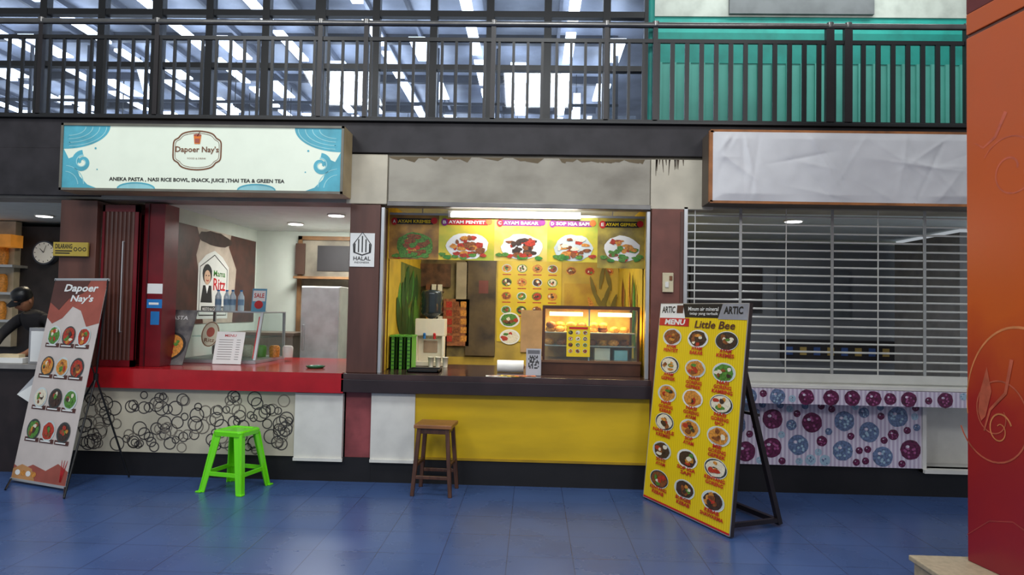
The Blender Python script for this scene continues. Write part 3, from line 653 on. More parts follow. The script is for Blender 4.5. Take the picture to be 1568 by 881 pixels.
for nm, xx, yy, sg in (('leaf_banner', xl, .36, 1), ('leaf_banner', xr, 2.18, -1)):
    b = B(nm); b.sidewall(xx + sg * .004, yy, sg)
    b.rect(0, ZC + .01, 1.8, 1.98, 1, M('banner_gold', (206, 172, 50)))
    if sg > 0: b.rect(.55, ZC + .01, 1.8, 1.98, 1.5, M('banner_olive', (110, 116, 44), .5, rgb2=(70, 84, 36), scale=5))
    for k in range(34 if sg > 0 else 40):
        px_ = random.uniform(.5 if sg > 0 else .1, 1.7); pz = random.uniform(1.15, 1.76); dx = random.uniform(-.25, .25)
        if sg > 0: b.leaf(px_, pz - .14, px_ + dx, pz + .2, .2, 2 + .15 * k, random.choice([PGRN, LD, LD, FGn]))
        else: b.leaf(px_, pz - .14, px_ + dx * .5, pz + .18, .08, 2 + .15 * k, random.choice([OL, LY, FO, FB, PGRN]))
    b.done()
YH = .34
b = B('hanging_food_banner'); b.plane(YH)
xs = [S(u, 365, YH)[0] for u in (596, 672, 757, 838, 915, 987)]; zt1 = S(784, 332, YH)[1]; zb1 = S(784, 400, YH)[1]
cols = [M('ban_gold', (190, 140, 54), .4, rgb2=(120, 84, 40), scale=7), M('ban_yel', (228, 198, 56), .4, rgb2=(160, 176, 60), scale=5), M('ban_yel2', (224, 188, 70), .4, rgb2=(230, 208, 120), scale=5), MC['ban_yel'], M('ban_olive', (176, 156, 60), .4, rgb2=(100, 84, 40), scale=7)]
tt = ["AYAM KREMES", "AYAM PENYET", "AYAM BAKAR", "SOP IGA SAPI", "AYAM GEPREK"]
for k in range(5):
    x0, x1 = xs[k], xs[k + 1]; w = x1 - x0
    b.box(x0, x1, zb1 - (.05 if k == 4 else 0), zt1, 0, .004, cols[k])
    tc_ = [PBLK, PRED, PPUR, PPUR, PBLK][k]; b.rect(x0 + w * .12, zt1 - .085, x1 - w * .12, zt1 - .03, 4, tc_); b.text(tt[k], x0 + w * .17, zt1 - .073, x1 - w * .17, zt1 - .043, 5, PAPER if k in (1, 2, 3) else PYEL, .03)
    b.ell(x0 + w * .1, zt1 - .06, .03, .035, 6, PPUR if k % 2 else PRED); b.text("ABCDE"[k], x0 + w * .07, zt1 - .075, x0 + w * .13, zt1 - .045, 7, PAPER, .03)
    b.ell(x0 + w * .9, zt1 - .05, .03, .03, 6, [PRED, PORG, PPUR, PORG, PRED][k])
    b.ell(x0 + w * .52, zb1 + .13, w * .38, .12, 5, [FGn, PWHITE, PWHITE, PLATE, PWHITE][k], 22, .06)
    for j in range(26):
        t = random.uniform(0, 6.28); q = math.sqrt(random.random()); b.ell(x0 + w * .52 + w * .29 * q * math.cos(t), zb1 + .13 + .09 * q * math.sin(t), random.uniform(.015, .05), random.uniform(.012, .03), 6 + .1 * j, random.choice([[FB, FO, FR, FB, FGn], [FR, FR, FO, FB], [FD, FB, FR, FD], [FO, FR, FB, FW], [FO, FR, FB, FGn]][k]), 10, .2)
    for j in range(9): b.ell(x0 + w * random.uniform(.06, .94), zb1 + random.uniform(.02, .06), .035, .018, 9 + .1 * j, random.choice([FGn, PGRN, FR, FGn]), 9, .25)
b.box(xs[0], xs[-1], zt1, zt1 + .02, -.006, .01, ALU); b.box(xs[0] + .3, xs[0] + .31, zt1, ZO + .06, 0, .005, ALU); b.box(xs[-1] - .3, xs[-1] - .29, zt1, ZO + .06, 0, .005, ALU)
b.done()
b = B('tube_light'); xx0, zz = S(691, 329, .31); xx1, _ = S(884, 332, .31); zz = S(787, 330, .25)[1]
b.box(xx0 - .03, xx1 + .03, .302, .322, zz - .02, zz + .045, WHITE); b.cyl((xx0, .285, zz), (xx1, .285, zz), .016, LAMP, n=12); b.box(xx0 - .02, xx0, .27, .31, zz - .02, zz + .02, WHITE); b.box(xx1, xx1 + .02, .27, .31, zz - .02, zz + .02, WHITE); b.done()
arealamp('tube_light_glow', (0, .5, ZO - .02), (0, 1.6, .9), 1.1, .1, 15, (1, .98, .9)); arealamp('stall_lamp', (-.2, 1.3, ZO), (-.2, 1.3, 0), .5, .5, 14, (1, .96, .84))
arealamp('tube_light_glow', (0, .12, ZO - .03), (0, .5, 1.9), 1.1, .04, 5, (1, .98, .92))

b = B('water_dispenser'); yd = .85; x0, z1 = S(636, 488, yd); x1 = S(681, 488, yd)[0]; cx = (x0 + x1) / 2
IV = M('ivory_plastic', (226, 216, 190), .35, var=.04); Z = ZC + .002
b.box(x0, x1, yd, yd + .2, z1 - .17, z1, IV); b.box(x0, x1, yd + .08, yd + .2, Z, z1 - .17, IV); b.box(x0, x1, yd - .03, yd + .2, Z, Z + .045, IV)
b.box(x0, x0 + .025, yd, yd + .2, Z, z1 - .17, IV); b.box(x1 - .025, x1, yd, yd + .2, Z, z1 - .17, IV)
for d, mt in ((-.05, PBLUE), (.05, PRED)): b.cyl((cx + d, yd - .01, z1 - .2), (cx + d, yd - .01, z1 - .15), .014, mt); b.box(cx + d - .01, cx + d + .01, yd - .04, yd, z1 - .16, z1 - .14, mt)
b.box(cx - .07, cx + .07, yd + .07, yd + .08, z1 - .34, z1 - .22, M('drip_recess', (180, 150, 120), .5))
JG = M('jug_smoked', (44, 54, 60), .15, var=.15)
b.lathe((cx, yd + .11, z1), [(.03, 0), (.05, .015), (.1, .05), (.108, .07), (.1, .1), (.108, .12), (.1, .15), (.108, .18), (.1, .21), (.108, .24), (.1, .275), (.06, .29)], JG, 28); b.done(.006)
b = B('plastic_basket_stack')
for k in range(4):
    x = S(584 + k * 12, 560, .5)[0] + .02; zt2 = S(600, 513, .5)[1]
    b.box(x, x + .012, .42, .68, Z, zt2, BOXG); b.box(x + .04, x + .052, .42, .68, Z, zt2 - .01, BOXG); b.box(x, x + .052, .42, .43, Z, zt2, BOXG); b.box(x - .003, x + .058, .41, .69, zt2 - .015, zt2, BOXG)
    for j in range(8): b.box(x + .008, x + .045, .418, .42, Z + .03 + j * .035, Z + .04 + j * .035, M('basket_dark', (40, 100, 30)))
b.done()
b = B('serving_tray'); x = S(652, 560, .3)[0]; b.box(x - .14, x + .14, .12, .38, Z, Z + .008, BLACK)
for a in ((x - .14, x - .13, .12, .38), (x + .13, x + .14, .12, .38), (x - .14, x + .14, .12, .13), (x - .14, x + .14, .37, .38)): b.box(a[0], a[1], a[2], a[3], Z, Z + .025, BLACK)
b.done()
for i in range(3):
    b = B('clear_cup'); x = S(660 + 11 * i, 545, .72)[0]; b.lathe((x, .72, Z), [(.022, 0), (.03, .1), (.032, .1), (.03, .095)], M('cup_plastic', (226, 220, 200), .2)); b.done()
b = B('food_warmer_cabinet'); yf = .22; x0, zt2 = S(832, 468, yf); x1, _ = S(980, 470, yf); zt2 = S(905, 469, yf)[1]; yb = .72; DW = M('warmer_frame', (84, 50, 34), .35, var=.2)
b.box(x0 - .01, x1 + .01, yf, yb, Z, Z + .11, DW); b.box(x0 - .015, x1 + .015, yf - .015, yb, Z + .11, Z + .13, M('warmer_trim', (120, 84, 60), .3))
b.box(x0, x1, yf, yb, zt2 - .03, zt2, DW)
for x in (x0, x1 - .02):
    for y in (yf, yb - .02): b.box(x, x + .02, y, y + .02, Z + .13, zt2 - .03, DW)
xm = S(902, 520, yf)[0]
b.box(xm - .006, xm + .006, yf + .01, yf + .02, Z + .13, zt2 - .03, ALU)
for zz2 in (Z + .25, Z + .37): b.box(x0 + .02, x1 - .02, yf + .12, yb - .03, zz2, zz2 + .008, ALU)
b.box(x0 + .02, x1 - .02, yb - .012, yb - .006, Z + .13, zt2 - .03, M('warmer_back', (226, 180, 100), .3, rgb2=(180, 120, 60), scale=8))
b.box(x0 + .02, x1 - .02, yf + .003, yf + .006, Z + .13, zt2 - .03, GLASS)
for a, c in ((.06, .36), (.5, .8)): b.cyl((x0 + a, yf + .08, zt2 - .075), (x0 + c, yf + .08, zt2 - .075), .018, LAMPW)
for k in range(22):
    x = x0 + .07 + (k % 8) * .1 + random.uniform(-.01, .01); zz2 = Z + (.258 if k < 8 else .378); b.lathe((x, yf + .2 + random.uniform(0, .12), zz2 + (.04 if k > 15 else 0)), [(.035, 0), (.05, .02), (.04, .045), (.015, .055)], [FO, FB, M('fried', (220, 150, 50), .5, var=.3, scale=40)][k % 3], 10)
b.box(x0 + .48, x0 + .62, yf + .15, yf + .3, Z + .13, Z + .24, WHITE); b.box(x0 + .66, x0 + .78, yf + .15, yf + .3, Z + .13, Z + .22, M('cup_blue', (150, 200, 210)))
b.plane(yf); p = S(868, 499, yf); q = S(903, 547, yf); b.box(p[0], q[0], q[1], p[1], .001, .004, PYEL)
for r in range(4):
    for c in range(3): b.food(p[0] + .035 + c * .065, p[1] - .06 - r * .055, .02, .018, 4)
b.rect(p[0] + .02, p[1] - .03, q[0] - .02, p[1] - .01, 4, PRED)
b.done()
arealamp('warmer_glow', (x0 + .42, yf + .22, zt2 - .05), (x0 + .42, yf + .3, 0), .7, .1, 13, (1, .62, .22))
b = B('paper_towel_roll'); p = S(782, 541, .35); b.cyl((p[0] - .12, .36, ZC + .057), (p[0] + .12, .36, ZC + .057), .055, PAPER, n=24); b.cyl((p[0] + .1205, .36, ZC + .057), (p[0] + .13, .36, ZC + .057), .02, PBR); b.done()
b = B('qr_payment_stand'); x0, z1 = S(806, 534, .12); x1 = S(829, 534, .12)[0]; w, h = quadpanel(b, (x0, .08, Z + .001), (x1, .08, Z + .001), (x0, .13, z1)); b.box(0, w, 0, h, -.005, 0, M('qr_card_grey', (170, 170, 176))); b.rect(w * .1, h * .8, w * .9, h * .94, 1, M('qr_gray', (90, 90, 96)))
for i in range(9):
    for j in range(9):
        if random.random() < .5: b.rect(w * (.15 + .078 * i), h * (.25 + .055 * j), w * (.15 + .078 * (i + 1)), h * (.25 + .055 * (j + 1)), 1, PBLK)
b.box(0, w, .012, .024, -.06, -.005, ALU); b.done()
for i, (dx, r, c1) in enumerate(((0, 4, PAPER), (.12, -12, PYEL), (.25, 8, PORG))):
    b = B('flyer'); gx = S(760, 572, -.03)[0] + dx; b.T = Matrix.Translation((gx, -.035, ZC + .0015 + i * .0028)) @ Matrix.Rotation(rad(r), 4, 'Z'); b.box(-.09, .09, -.055, .055, 0, .0012, c1)
    b.rect(-.07, .015, .07, .035, 1, PRED); b.food(-.04, -.02, .026, .024, 1.1); b.food(.03, -.02, .026, .024, 1.1); b.done()

# ------------------------------------------------------------------ neighbour stall at far left
b = B('kitchen_shelf'); b.box(XL, X0 - .15, 2.3, 2.84, 0, ZO, M('kitchen_dark', (44, 38, 40), .6, var=.3))
p = S(2, 352, 2.25); q = S(22, 500, 2.25); b.box(XL, q[0], 2.2, 2.3, .95, p[1] + .1, M('kitchen_white', (190, 180, 160), .5))
for k in range(3): b.box(XL, S(24, 400, 2.1)[0], 2.05, 2.3, 1.25 + .33 * k, 1.28 + .33 * k, ALU)
for k in range(9): b.lathe((q[0] - .1 - (k % 3) * .16, 2.15, 1.28 + .33 * (k // 3)), [(.05, 0), (.06, .1), (.05, .2), (.03, .22)], [FO, PORG, PAPER][k % 3], 14)
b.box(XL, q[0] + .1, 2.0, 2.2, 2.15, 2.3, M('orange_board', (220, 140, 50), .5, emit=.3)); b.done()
b = B('wall_clock'); p = S(67, 387, 2.2); T = Matrix.Translation((p[0], 2.2, p[1])) @ Matrix.Rotation(rad(90), 4, 'X'); b.T = T
r = .145; b.cyl((0, 0, -.08), (0, 0, 0), r, M('clock_rim', (60, 66, 80)), n=36); b.ell(0, 0, r * .88, r * .88, 1, PAPER, 36)
for k in range(12): a = k * math.pi / 6; b.stroke([(r * .7 * math.cos(a), r * .7 * math.sin(a)), (r * .82 * math.cos(a), r * .82 * math.sin(a))], .008, .008, 2, PBLK)
b.stroke([(0, 0), (-.05, .05)], .01, .006, 3, PBLK); b.stroke([(0, 0), (.03, .09)], .008, .005, 4, PBLK); b.done()
b = B('counter_papers'); p = S(45, 502, -.0); q = S(72, 502, .0); b.box(p[0], q[0], .0, .08, ZC + .012, p[1], M('grey_box', (150, 150, 152), .5, var=.1)); b.box(p[0] + .02, q[0] - .02, -.005, .0, ZC + .03, p[1] - .03, PAPER)
b.box(p[0] - .35, p[0] - .05, .0, .12, ZC + .012, ZC + .06, PAPER); b.box(p[0] - .3, p[0] - .1, .02, .1, ZC + .06, ZC + .09, M('tray_cream', (220, 200, 160))); b.done(.003)
b = B('loose_paper_sheet'); a = S(22, 605, -.07); c = S(62, 570, -.07)
b.add([(a[0], -.04, a[1]), (a[0] + .15, -.09, a[1] - .06), (c[0] - .0, -.04, c[1] - .06), (c[0] - .02, -.075, c[1])], [(0, 1, 2, 3)], PAPER); b.done()

def skin(name, pts, edges, mat, sub=2, root=0):
    me = bpy.data.meshes.new(name); me.from_pydata([p[0] for p in pts], edges, []); me.materials.append(mat)
    o = bpy.data.objects.new(name, me); sc.collection.objects.link(o); m = o.modifiers.new('Skin', 'SKIN'); m.use_smooth_shade = True
    for i, p in enumerate(pts): me.skin_vertices[0].data[i].radius = (p[1], p[2] if len(p) > 2 else p[1])
    me.skin_vertices[0].data[root].use_root = True
    s = o.modifiers.new('Sub', 'SUBSURF'); s.levels = sub; s.render_levels = sub; return o
CL = M('black_shirt', (30, 28, 32), .8); SK = M('skin', (176, 120, 88), .5, var=.08, scale=20); TR = M('dark_trousers', (36, 38, 48), .8)
ex, ey = S(52, 450, .78)[0], .78
e = bpy.data.objects.new('person', None); sc.collection.objects.link(e)
def V(x, y, z): return (ex + x, ey + y, z - .03)
ch = []
ch.append(skin('torso_and_sleeves', [(V(.10, .30, .98), .14, .11), (V(.07, .20, 1.14), .135, .1), (V(.03, .08, 1.28), .15, .1), (V(.01, .0, 1.37), .11, .09), (V(0, -.05, 1.43), .055, .055),
    (V(.17, .02, 1.35), .06, .06), (V(.23, -.08, 1.2), .05, .05), (V(.2, -.19, 1.1), .043, .043), (V(-.16, .02, 1.35), .06, .06), (V(-.24, -.1, 1.2), .05, .05), (V(-.2, -.24, 1.09), .043, .043)],
    [(0, 1), (1, 2), (2, 3), (3, 4), (3, 5), (5, 6), (6, 7), (3, 8), (8, 9), (9, 10)], CL))
ch.append(skin('trousers', [(V(.10, .30, 1.0), .13, .11), (V(.19, .31, .88), .085), (V(.2, .29, .5), .06), (V(.2, .34, .12), .045), (V(.0, .31, .88), .085), (V(.0, .26, .5), .06), (V(-.0, .34, .12), .045)], [(0, 1), (1, 2), (2, 3), (0, 4), (4, 5), (5, 6)], TR))
for sx in (.2, 0): ch.append(skin('shoe', [(V(sx, .38, .075), .04), (V(sx, .26, .075), .045), (V(sx, .16, .07), .035)], [(0, 1), (1, 2)], BLACK))
for sx, wx, wy in ((1, .14, -.33), (-1, -.12, -.36)):
    sh = (.2, -.19, 1.1) if sx > 0 else (-.2, -.24, 1.09)
    ch.append(skin('forearm', [(V(*sh), .036), (V(wx * 1.15, wy + .05, 1.035), .028), (V(wx, wy, 1.01), .022, .03), (V(wx * .9, wy - .05, 1.005), .018, .036)], [(0, 1), (1, 2), (2, 3)], SK))
    for f in range(4):
        fx = wx * .9 + (f - 1.5) * .018; ln = [.06, .07, .066, .05][f]
        ch.append(skin('finger_%d' % f, [(V(fx, wy - .06, 1.007), .009), (V(fx, wy - .06 - ln * .5, 1.01), .0085), (V(fx, wy - .06 - ln, .993), .007)], [(0, 1), (1, 2)], SK, 1))
    ch.append(skin('thumb', [(V(wx * .9 - sx * .03, wy - .03, 1.005), .011), (V(wx * .9 - sx * .052, wy - .06, 1.0), .009), (V(wx * .9 - sx * .05, wy - .085, .993), .008)], [(0, 1), (1, 2)], SK, 1))
b = B('head'); HM = Matrix.Translation(V(-.01, -.12, 1.545)) @ Matrix.Rotation(rad(-12), 4, 'Z') @ Matrix.Rotation(rad(32), 4, 'X'); b.T = HM
n, mth = 24, 18; vs = []
for j in range(mth + 1):
    ph = math.pi * j / mth
    for i in range(n):
        th = 2 * math.pi * i / n; x = .075 * math.sin(ph) * math.cos(th); y = .092 * math.sin(ph) * math.sin(th); z = .115 * math.cos(ph)
        if z < 0: x *= 1 + z * 2.6; y *= 1 + z * 1.6
        if y < 0 and z < 0: y -= .01
        if y < 0: y -= .022 * math.exp(-(x / .014) ** 2 - ((z + .02) / .022) ** 2)
        vs.append((x, y, z))
b.add(vs, [(j * n + i, (j + 1) * n + i, (j + 1) * n + (i + 1) % n, j * n + (i + 1) % n) for j in range(mth) for i in range(n)], SK, True)
for sx in (-1, 1):
    b.lathe((sx * .03, -.083, -.0), [(.001, -.008), (.012, -.004), (.012, .004), (.001, .008)], PBLK, 10); b.lathe((sx * .077, .0, -.01), [(.004, -.03), (.014, -.01), (.016, .015), (.004, .03)], SK, 10)
b.box(-.022, .022, -.085, -.075, -.065, -.058, M('lips', (140, 70, 62)))
ch.append(b.done())
b = B('cap'); b.T = HM; b.lathe((0, .005, .015), [(.086, 0), (.092, .02), (.09, .06), (.075, .095), (.04, .115), (.004, .12)], BLACK, 24)
b.add([(-.07, -.06, .025), (.07, -.06, .025), (.06, -.14, .015), (.0, -.165, .012), (-.06, -.14, .015), (-.07, -.06, .033), (.07, -.06, .033), (.06, -.14, .022), (.0, -.165, .02), (-.06, -.14, .022)], [(0, 1, 2, 3, 4), (9, 8, 7, 6, 5), (0, 4, 9, 5), (4, 3, 8, 9), (3, 2, 7, 8), (2, 1, 6, 7)], BLACK); ch.append(b.done())
for c in ch: c.parent = e

# ------------------------------------------------------------------ standing x-banner
b = B('x_banner_stand'); BLc = G(17, 739); BRc = G(99, 753); d = (BRc - BLc).normalized(); back = Vector((-d.y, d.x, 0))
zt2 = 1.70; tl = BLc + back * .3 + Vector((0, 0, zt2)); base = Vector((0, 0, .03))
w, h = quadpanel(b, BLc + base, BRc + base, tl)
b.rect(0, 0, w, h, 0, M('banner_cream', (210, 198, 190), .45, var=.05)); b.rect(0, 0, w, h, -2, PAPER)
b.poly([(0, h), (0, h * .80), (w * .12, h * .77), (w * .3, h * .8), (w * .45, h * .86), (w * .62, h * .84), (w * .78, h * .76), (w, h * .78), (w, h)], 1, PTERRA)
b.poly([(0, h), (0, h * .88), (w * .2, h * .84), (w * .35, h * .9), (w * .6, h * .93), (w * .7, h)], 2, PDKBR)
b.text("Dapoer", w * .22, h * .925, w * .85, h * .975, 3, PAPER, .03, .2); b.text("Nay's", w * .38, h * .875, w * .8, h * .92, 3, PAPER, .03, .2)
b.poly([(0, 0), (w, 0), (w, h * .07), (w * .8, h * .1), (w * .6, h * .06), (w * .35, h * .08), (w * .15, h * .05), (0, h * .07)], 1, PTERRA)
b.poly([(0, 0), (w * .45, 0), (w * .35, h * .06), (w * .15, h * .075), (0, h * .05)], 2, M('print_tan', (196, 140, 84)))
for k in range(4): b.ell(w * (.1 + .1 * k), h * .035, .03, .022, 3, [PAPER, FO][k % 2])
for k in range(3): b.stroke([(w * .9, h * .02), (w * (.86 + .05 * k), h * .12)], .02, .004, 3, PRED)
for r in range(4):
    for c in range(3):
        x = w * (.22 + .28 * c); y = h * (.71 - .155 * r); b.rect(x - .085, y - .1, x + .085, y - .065, 2, PDKBR); b.food(x, y, .08, .085, 3, PLATED if (r + c) % 2 else PLATE); b.rect(x - .06, y - .09, x + .06, y - .08, 8, PAPER)
b.box(-.01, w + .01, h - .01, h + .01, -.01, .004, ALU); b.box(-.01, w + .01, -.01, .01, -.01, .004, ALU)
b.T = Matrix.Identity(4)
hub = (BLc + BRc) / 2 + back * .26 + d * .28 + Vector((0, 0, .88))
PO = M('black_pole', (30, 30, 32), .35, .4)
f1 = G(98, 765); f3 = G(8, 752)
b.cyl(hub, tl + d * w, .008, PO); b.cyl(hub, f1 + Vector((0, 0, .01)), .008, PO); b.cyl(hub, Vector((S(203, 700, -.06)[0], -.1, .01)), .008, PO)
b.cyl(hub, BLc + back * .24 + Vector((0, 0, .012)), .008, PO); b.cyl(BLc + base, f3 + Vector((0, 0, .01)), .007, PO); b.cyl(BRc + base, f1 + Vector((0, 0, .01)), .007, PO); b.cyl(hub - Vector((0, 0, .03)), hub + Vector((0, 0, .03)), .02, PO)
b.cyl(hub, tl, .006, PO)
b.done()

# ------------------------------------------------------------------ A-frame menu board
b = B('sandwich_menu_board'); BLc = G(985, 763); BRc = G(1118, 826); d = (BRc - BLc).normalized(); back = Vector((-d.y, d.x, 0))
zt2 = S(1015, 465, BLc.y + .05)[1]; lean = .15
tl = BLc + back * lean + Vector((0, 0, zt2)); w, h = quadpanel(b, BLc + Vector((0, 0, .012)), BRc + Vector((0, 0, .012)), tl)
MY = m_stripes('menu_yellow', (226, 190, 8), (234, 204, 24), 14, (0, 0, rad(40)), edge=.5)
b.box(0, w, 0, h, -.03, 0, M('board_edge', (50, 44, 44), .4)); b.rect(.006, .006, w - .006, h - .006, 1, MY)
b.rect(.006, h * .93, w - .006, h - .006, 2, PBLK); b.poly([(.006, h * .925), (w * .33, h * .925), (w * .29, h - .006), (.006, h - .006)], 3, PAPER)
b.poly([(w * .7, h * .925), (w - .006, h * .925), (w - .006, h - .006), (w * .74, h - .006)], 3, M('hdr_grey', (150, 150, 156)))
b.text("ARTIC", w * .03, h * .95, w * .2, h * .985, 4, PBLK, .03); b.rect(w * .22, h * .95, w * .3, h * .99, 4, PDKBR)
b.text("Minum air mineral", w * .36, h * .963, w * .7, h * .982, 4, PAPER, .01); b.text("tetap yang terbaik", w * .38, h * .94, w * .7, h * .957, 4, PAPER, .01); b.text("ARTIC", w * .76, h * .95, w * .95, h * .985, 5, PBLK, .03)
b.rect(.006, h * .885, w * .38, h * .925, 3, PRED); b.text("MENU", w * .08, h * .891, w * .33, h * .919, 4, PAPER, .04, .2)
b.text("Little Bee", w * .45, h * .88, w * .88, h * .916, 4, PDKBR, .02, .25)
lab = ["AYAM\nPENYET", "AYAM\nBAKAR", "AYAM\nKREMES", "AYAM\nGEPREK", "NASI\nGORENG\nGEPREK", "NASI\nGORENG\nKAMBING", "NASI\nGORENG\nKEBAB", "NASI\nGORENG\nAYAM", "NASI\nGORENG\nIJO", "NASI LELE\nKREMES", "SOP\nAYAM", "MIE\nGORENG\nGEPREK", "SOTO\nAYAM", "SOP IGA\nSAPI", "KENTANG\nGORENG", "KENTANG\nKEBAB", "BURGER\nKEBAB", "KEBAB\nSHAWARMA"]
for r in range(6):
    for c in range(3):
        x = w * (.19 + .31 * c); y = h * (.828 - .142 * r); b.food(x, y, w * .118, h * .044, 3, [PLATE, PWHITE, PLATED, PLATE][(r * 2 + c) % 4])
        b.ring(x, y, w * .118, h * .044, .005, 3.5, PWHITE)
        t = lab[r * 3 + c]
        yt = y - h * .034
        for q, line in enumerate(t.split('\n')):
            ww = len(line) * .030 * w; b.text(line, x - ww / 2, yt - h * .0205 * (q + 1), x + ww / 2, yt - h * .0205 * q - h * .003, 6, PRED, .035, .1)
b.rect(.006, .006, w - .006, .02, 3, PRED)
for a in ((0, w, h - .006, h), (0, w, 0, .006), (0, .006, 0, h), (w - .006, w, 0, h)): b.box(a[0], a[1], a[2], a[3], 0, .004, ALU)
b.T = Matrix.Identity(4); FRM = M('a_frame_steel', (36, 30, 32), .4)
for t in (.12, .9):
    p0 = BLc + d * (w * t) + back * (lean * .85 + .02) + Vector((0, 0, zt2 * .8)); p1 = BLc + d * (w * t) + back * .52 + Vector((0, 0, .02)); b.bar(p0, p1, .035, .035, FRM, d)
    b.bar(BLc + d * (w * t) + back * .05 + Vector((0, 0, .05)), p1 + Vector((0, 0, .03)), .03, .03, FRM, d)
b.bar(BLc + d * (w * .12) + back * .52 + Vector((0, 0, .035)), BLc + d * (w * .9) + back * .52 + Vector((0, 0, .035)), .035, .035, FRM, Vector((0, 0, 1)))
b.bar(BLc + d * (w * .12) + back * .33 + Vector((0, 0, .8)), BLc + d * (w * .9) + back * .33 + Vector((0, 0, .8)), .02, .02, FRM, Vector((0, 0, 1)))
b.done()

# ------------------------------------------------------------------ stools
def leg(b, top, bot, wt, wb, mat):
    T_ = [(-1, -1), (1, -1), (1, 1), (-1, 1)]
    b.hexa([(bot[0] + x * wb / 2, bot[1] + y * wb / 2, bot[2]) for x, y in T_], [(top[0] + x * wt / 2, top[1] + y * wt / 2, top[2]) for x, y in T_], mat)
b = B('plastic_stool'); b.T = Matrix.Translation((-2.42, -.33, 0)) @ Matrix.Rotation(rad(-13), 4, 'Z'); H = .49
def rr(a, r, n=6):
    out = []
    for cx_, cy_, s0 in ((a - r, a - r, 0), (-a + r, a - r, 90), (-a + r, -a + r, 180), (a - r, -a + r, 270)):
        for i in range(n + 1): t = rad(s0 + 90 * i / n); out.append((cx_ + r * math.cos(t), cy_ + r * math.sin(t)))
    return out
loops = [(rr(.135, .04), H - .045), (rr(.138, .04), H - .012), (rr(.128, .04), H), (rr(.10, .03), H), (rr(.095, .03), H - .006), (rr(.03, .02), H - .007)]
vs = []; N = len(loops[0][0])
for lp, z in loops: vs += [(x, y, z) for x, y in lp]
b.add(vs, [(j * N + i, j * N + (i + 1) % N, (j + 1) * N + (i + 1) % N, (j + 1) * N + i) for j in range(5) for i in range(N)] + [tuple(5 * N + i for i in range(N))], GREEN, False)
b.add(vs[:N], [tuple(range(N))[::-1]], GREEN)
for sx, sy in ((-1, -1), (1, -1), (1, 1), (-1, 1)):
    t = (sx * .118, sy * .118, H - .03); q = (sx * .19, sy * .19, .0)
    for ox, oy, wx, wy in ((-sx * .022, 0, .062, .012), (0, -sy * .022, .012, .062)):
        X = [(-1, -1), (1, -1), (1, 1), (-1, 1)]
        b.hexa([(q[0] + ox * .8 + x * wx * .42, q[1] + oy * .8 + y * wy * .5, 0) for x, y in X], [(t[0] + ox + x * wx * .62, t[1] + oy + y * wy * .5, t[2]) for x, y in X], GREEN)
    b.box(q[0] - .024, q[0] + .024, q[1] - .024, q[1] + .024, 0, .012, GREEN)
k = .165
for a in ((-k, k, -k - .006, -k + .006), (-k, k, k - .006, k + .006)): b.box(a[0], a[1], a[2], a[3], .13, .165, GREEN)
for a in ((-k - .006, -k + .006, -k, k), (k - .006, k + .006, -k, k)): b.box(a[0], a[1], a[2], a[3], .13, .165, GREEN)
b.done(.003)
b = B('wooden_stool'); b.T = Matrix.Translation((-.78, -.27, 0)) @ Matrix.Rotation(rad(-4), 4, 'Z'); WS = M('stool_wood_dark', (92, 58, 42), .4, var=.25, stretch=(8, 8, 1)); WT = M('stool_seat_wood', (150, 98, 58), .35, var=.2, scale=4, stretch=(1, 9, 1)); H = .57
for k in range(3): b.box(-.155, .155, -.15 + .1 * k + .001, -.05 + .1 * k - .001, H - .03, H, WT)
b.box(-.125, .125, -.125, .125, H - .075, H - .03, WS)
for sx, sy in ((-1, -1), (1, -1), (1, 1), (-1, 1)): leg(b, (sx * .115, sy * .115, H - .03), (sx * .155, sy * .15, 0), .034, .03, WS)
for z, k in ((.15, .142), (.24, .135)):
    for s_ in (-1, 1):
        if z < .2: b.box(-k, k, s_ * k - .01, s_ * k + .01, z - .014, z + .014, WS)
        else: b.box(s_ * k - .01, s_ * k + .01, -k, k, z - .014, z + .014, WS)
b.done(.004)

# ------------------------------------------------------------------ orange pillar & plinth, right foreground
PX, PY = 2.46, -1.98; ang = rad(9); dr = Vector((math.sin(ang), -math.cos(ang), 0)); nr = Vector((-math.cos(ang), -math.sin(ang), 0))
OM = m_gradz('orange_mural', [(0, (134, 30, 44)), (.28, (164, 38, 36)), (.48, (202, 88, 34)), (1, (184, 88, 44))], .1, 3.2, .3)
b = B('painted_pillar')
Z0 = .155
A = Vector((PX, PY, 0)); q = [A, A + dr * 1.1, A + dr * 1.1 - nr * .9, A - nr * .9]
def prism(b, q, z0, z1, mt): b.hexa([(p.x, p.y, z0) for p in [q[0], q[1], q[2], q[3]]], [(p.x, p.y, z1) for p in [q[0], q[1], q[2], q[3]]], mt)
prism(b, q, Z0 + .001, 3.12, OM)
prism(b, [A - nr * .01, A + dr * 1.1 - nr * .01, q[2], q[3]], 3.12, 3.14, DARKBR); prism(b, [A, q[1], q[2], q[3]], 3.14, 3.26, OM); prism(b, [A, q[1], q[2], q[3]], 3.26, 5.2, M('pillar_top_maroon', (104, 44, 40), .4))
m = Matrix.Identity(4)
for i, vv in enumerate((dr, Vector((0, 0, 1)), nr)):
    for j in range(3): m[j][i] = vv[j]
m[0][3], m[1][3] = A.x, A.y; b.T = m
SWL = M('swirl_pale', (222, 136, 84), .35, var=.15, scale=12); SWL2 = M('swirl_pink', (204, 100, 74), .35, var=.2, scale=12)
b.stroke([(.0 + .33 * (1 - math.cos(rad(a))), 1.05 + .42 * math.sin(rad(a))) for a in range(-10, 100, 6)], .006, .014, 1, SWL)
b.stroke(spiral(.2, 1.0, .26, .05, 200, 1.5, 60, 1.1), .010, .006, 1.5, SWL2)
b.stroke(spiral(.22, .92, .08, .02, 20, 1.3, 40, 1.2), .010, .005, 1.8, SWL)
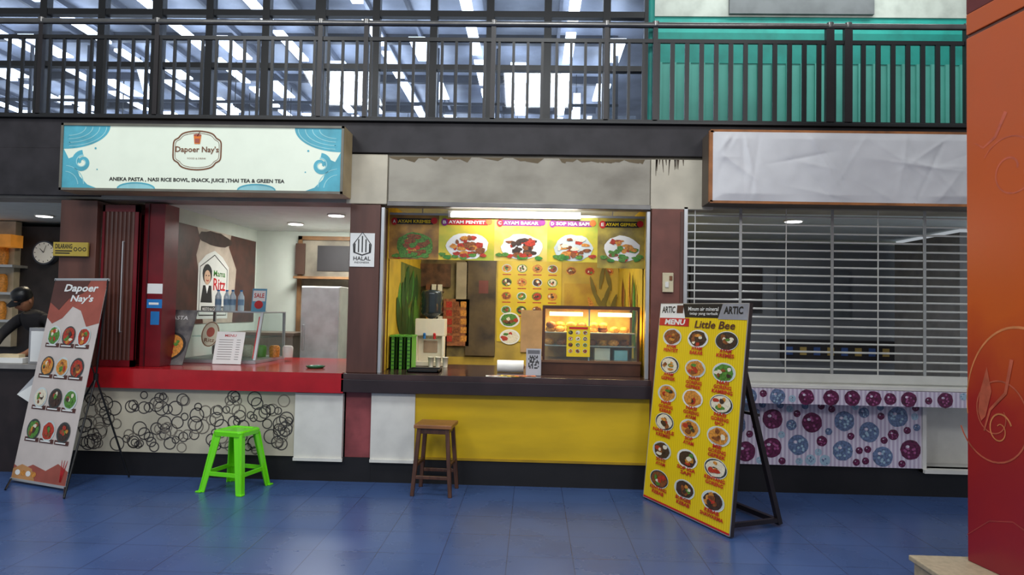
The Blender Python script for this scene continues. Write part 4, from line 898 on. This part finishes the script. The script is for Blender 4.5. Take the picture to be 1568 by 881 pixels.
b.poly([(.1, .95), (.13, .98), (.17, 1.12), (.14, 1.25), (.09, 1.1), (.08, 1.0)], 2, SWL2); b.stroke([(.12, .9), (.16, 1.02), (.26, 1.12), (.3, 1.3)], .01, .022, 2.2, SWL2)
b.stroke(spiral(.3, 2.3, .2, .04, 150, -1.4, 50), .006, .012, 1, SWL2); b.stroke([(.06, 2.5), (.12, 2.46), (.2, 2.5), (.27, 2.62)], .004, .025, 1, SWL2)
b.stroke([(0, .3), (.15, .42), (.3, .46), (.5, .4)], .005, .01, 1, M('swirl_maroon', (170, 60, 56)))
b.done(.004)
b = B('stone_plinth'); TL = M('beige_terrazzo', (190, 172, 142), .5, var=.1, scale=30)
b.box(2.19, 3.6, -3.38, -1.93, 0, Z0 - .03, TL); b.box(2.17, 3.62, -3.42, -1.91, Z0 - .03, Z0, TL); b.done(.006)

# ------------------------------------------------------------------ lighting
w_ = bpy.data.worlds.new('World'); sc.world = w_; w_.use_nodes = True; w_.node_tree.nodes['Background'].inputs[0].default_value = (.86, .93, 1, 1); w_.node_tree.nodes['Background'].inputs[1].default_value = .42
for x in (-3.6, 0, 3.2):  # unseen fill lights added above the walkway and behind the camera
    arealamp('hall_fill_light', (x, -3.0, 5.6), (x, -1.6, 0), 1.2, 1.2, 70, (.94, .98, 1))
    arealamp('hall_fill_light', (x, -7.5, 5.0), (x, 0, 1.2), 1.6, 1.0, 80, (.98, .99, 1))
arealamp('stall_lamp', (-2.5, 2.1, ZO + .03), (-2.6, 2.4, 0), .6, .6, 42, (.98, 1, .95)); arealamp('stall_lamp', (-5.2, 1.4, ZO + .03), (-5.2, 1.4, 0), .4, .4, 12, (1, .85, .6))
arealamp('stall_lamp', (2.3, 1.6, ZO + .03), (2.3, 1.6, 0), .3, .3, 14, (.95, .98, 1))
arealamp('upper_lamp', (-3, 5, 3.3), (-3, 5.5, 6), 8, 4, 300, (.92, .96, 1)); arealamp('upper_lamp', (3, .9, 5.8), (3, 1.8, 3.8), 3, .4, 40, (.9, 1, .98))
sc.view_settings.view_transform = 'Standard'
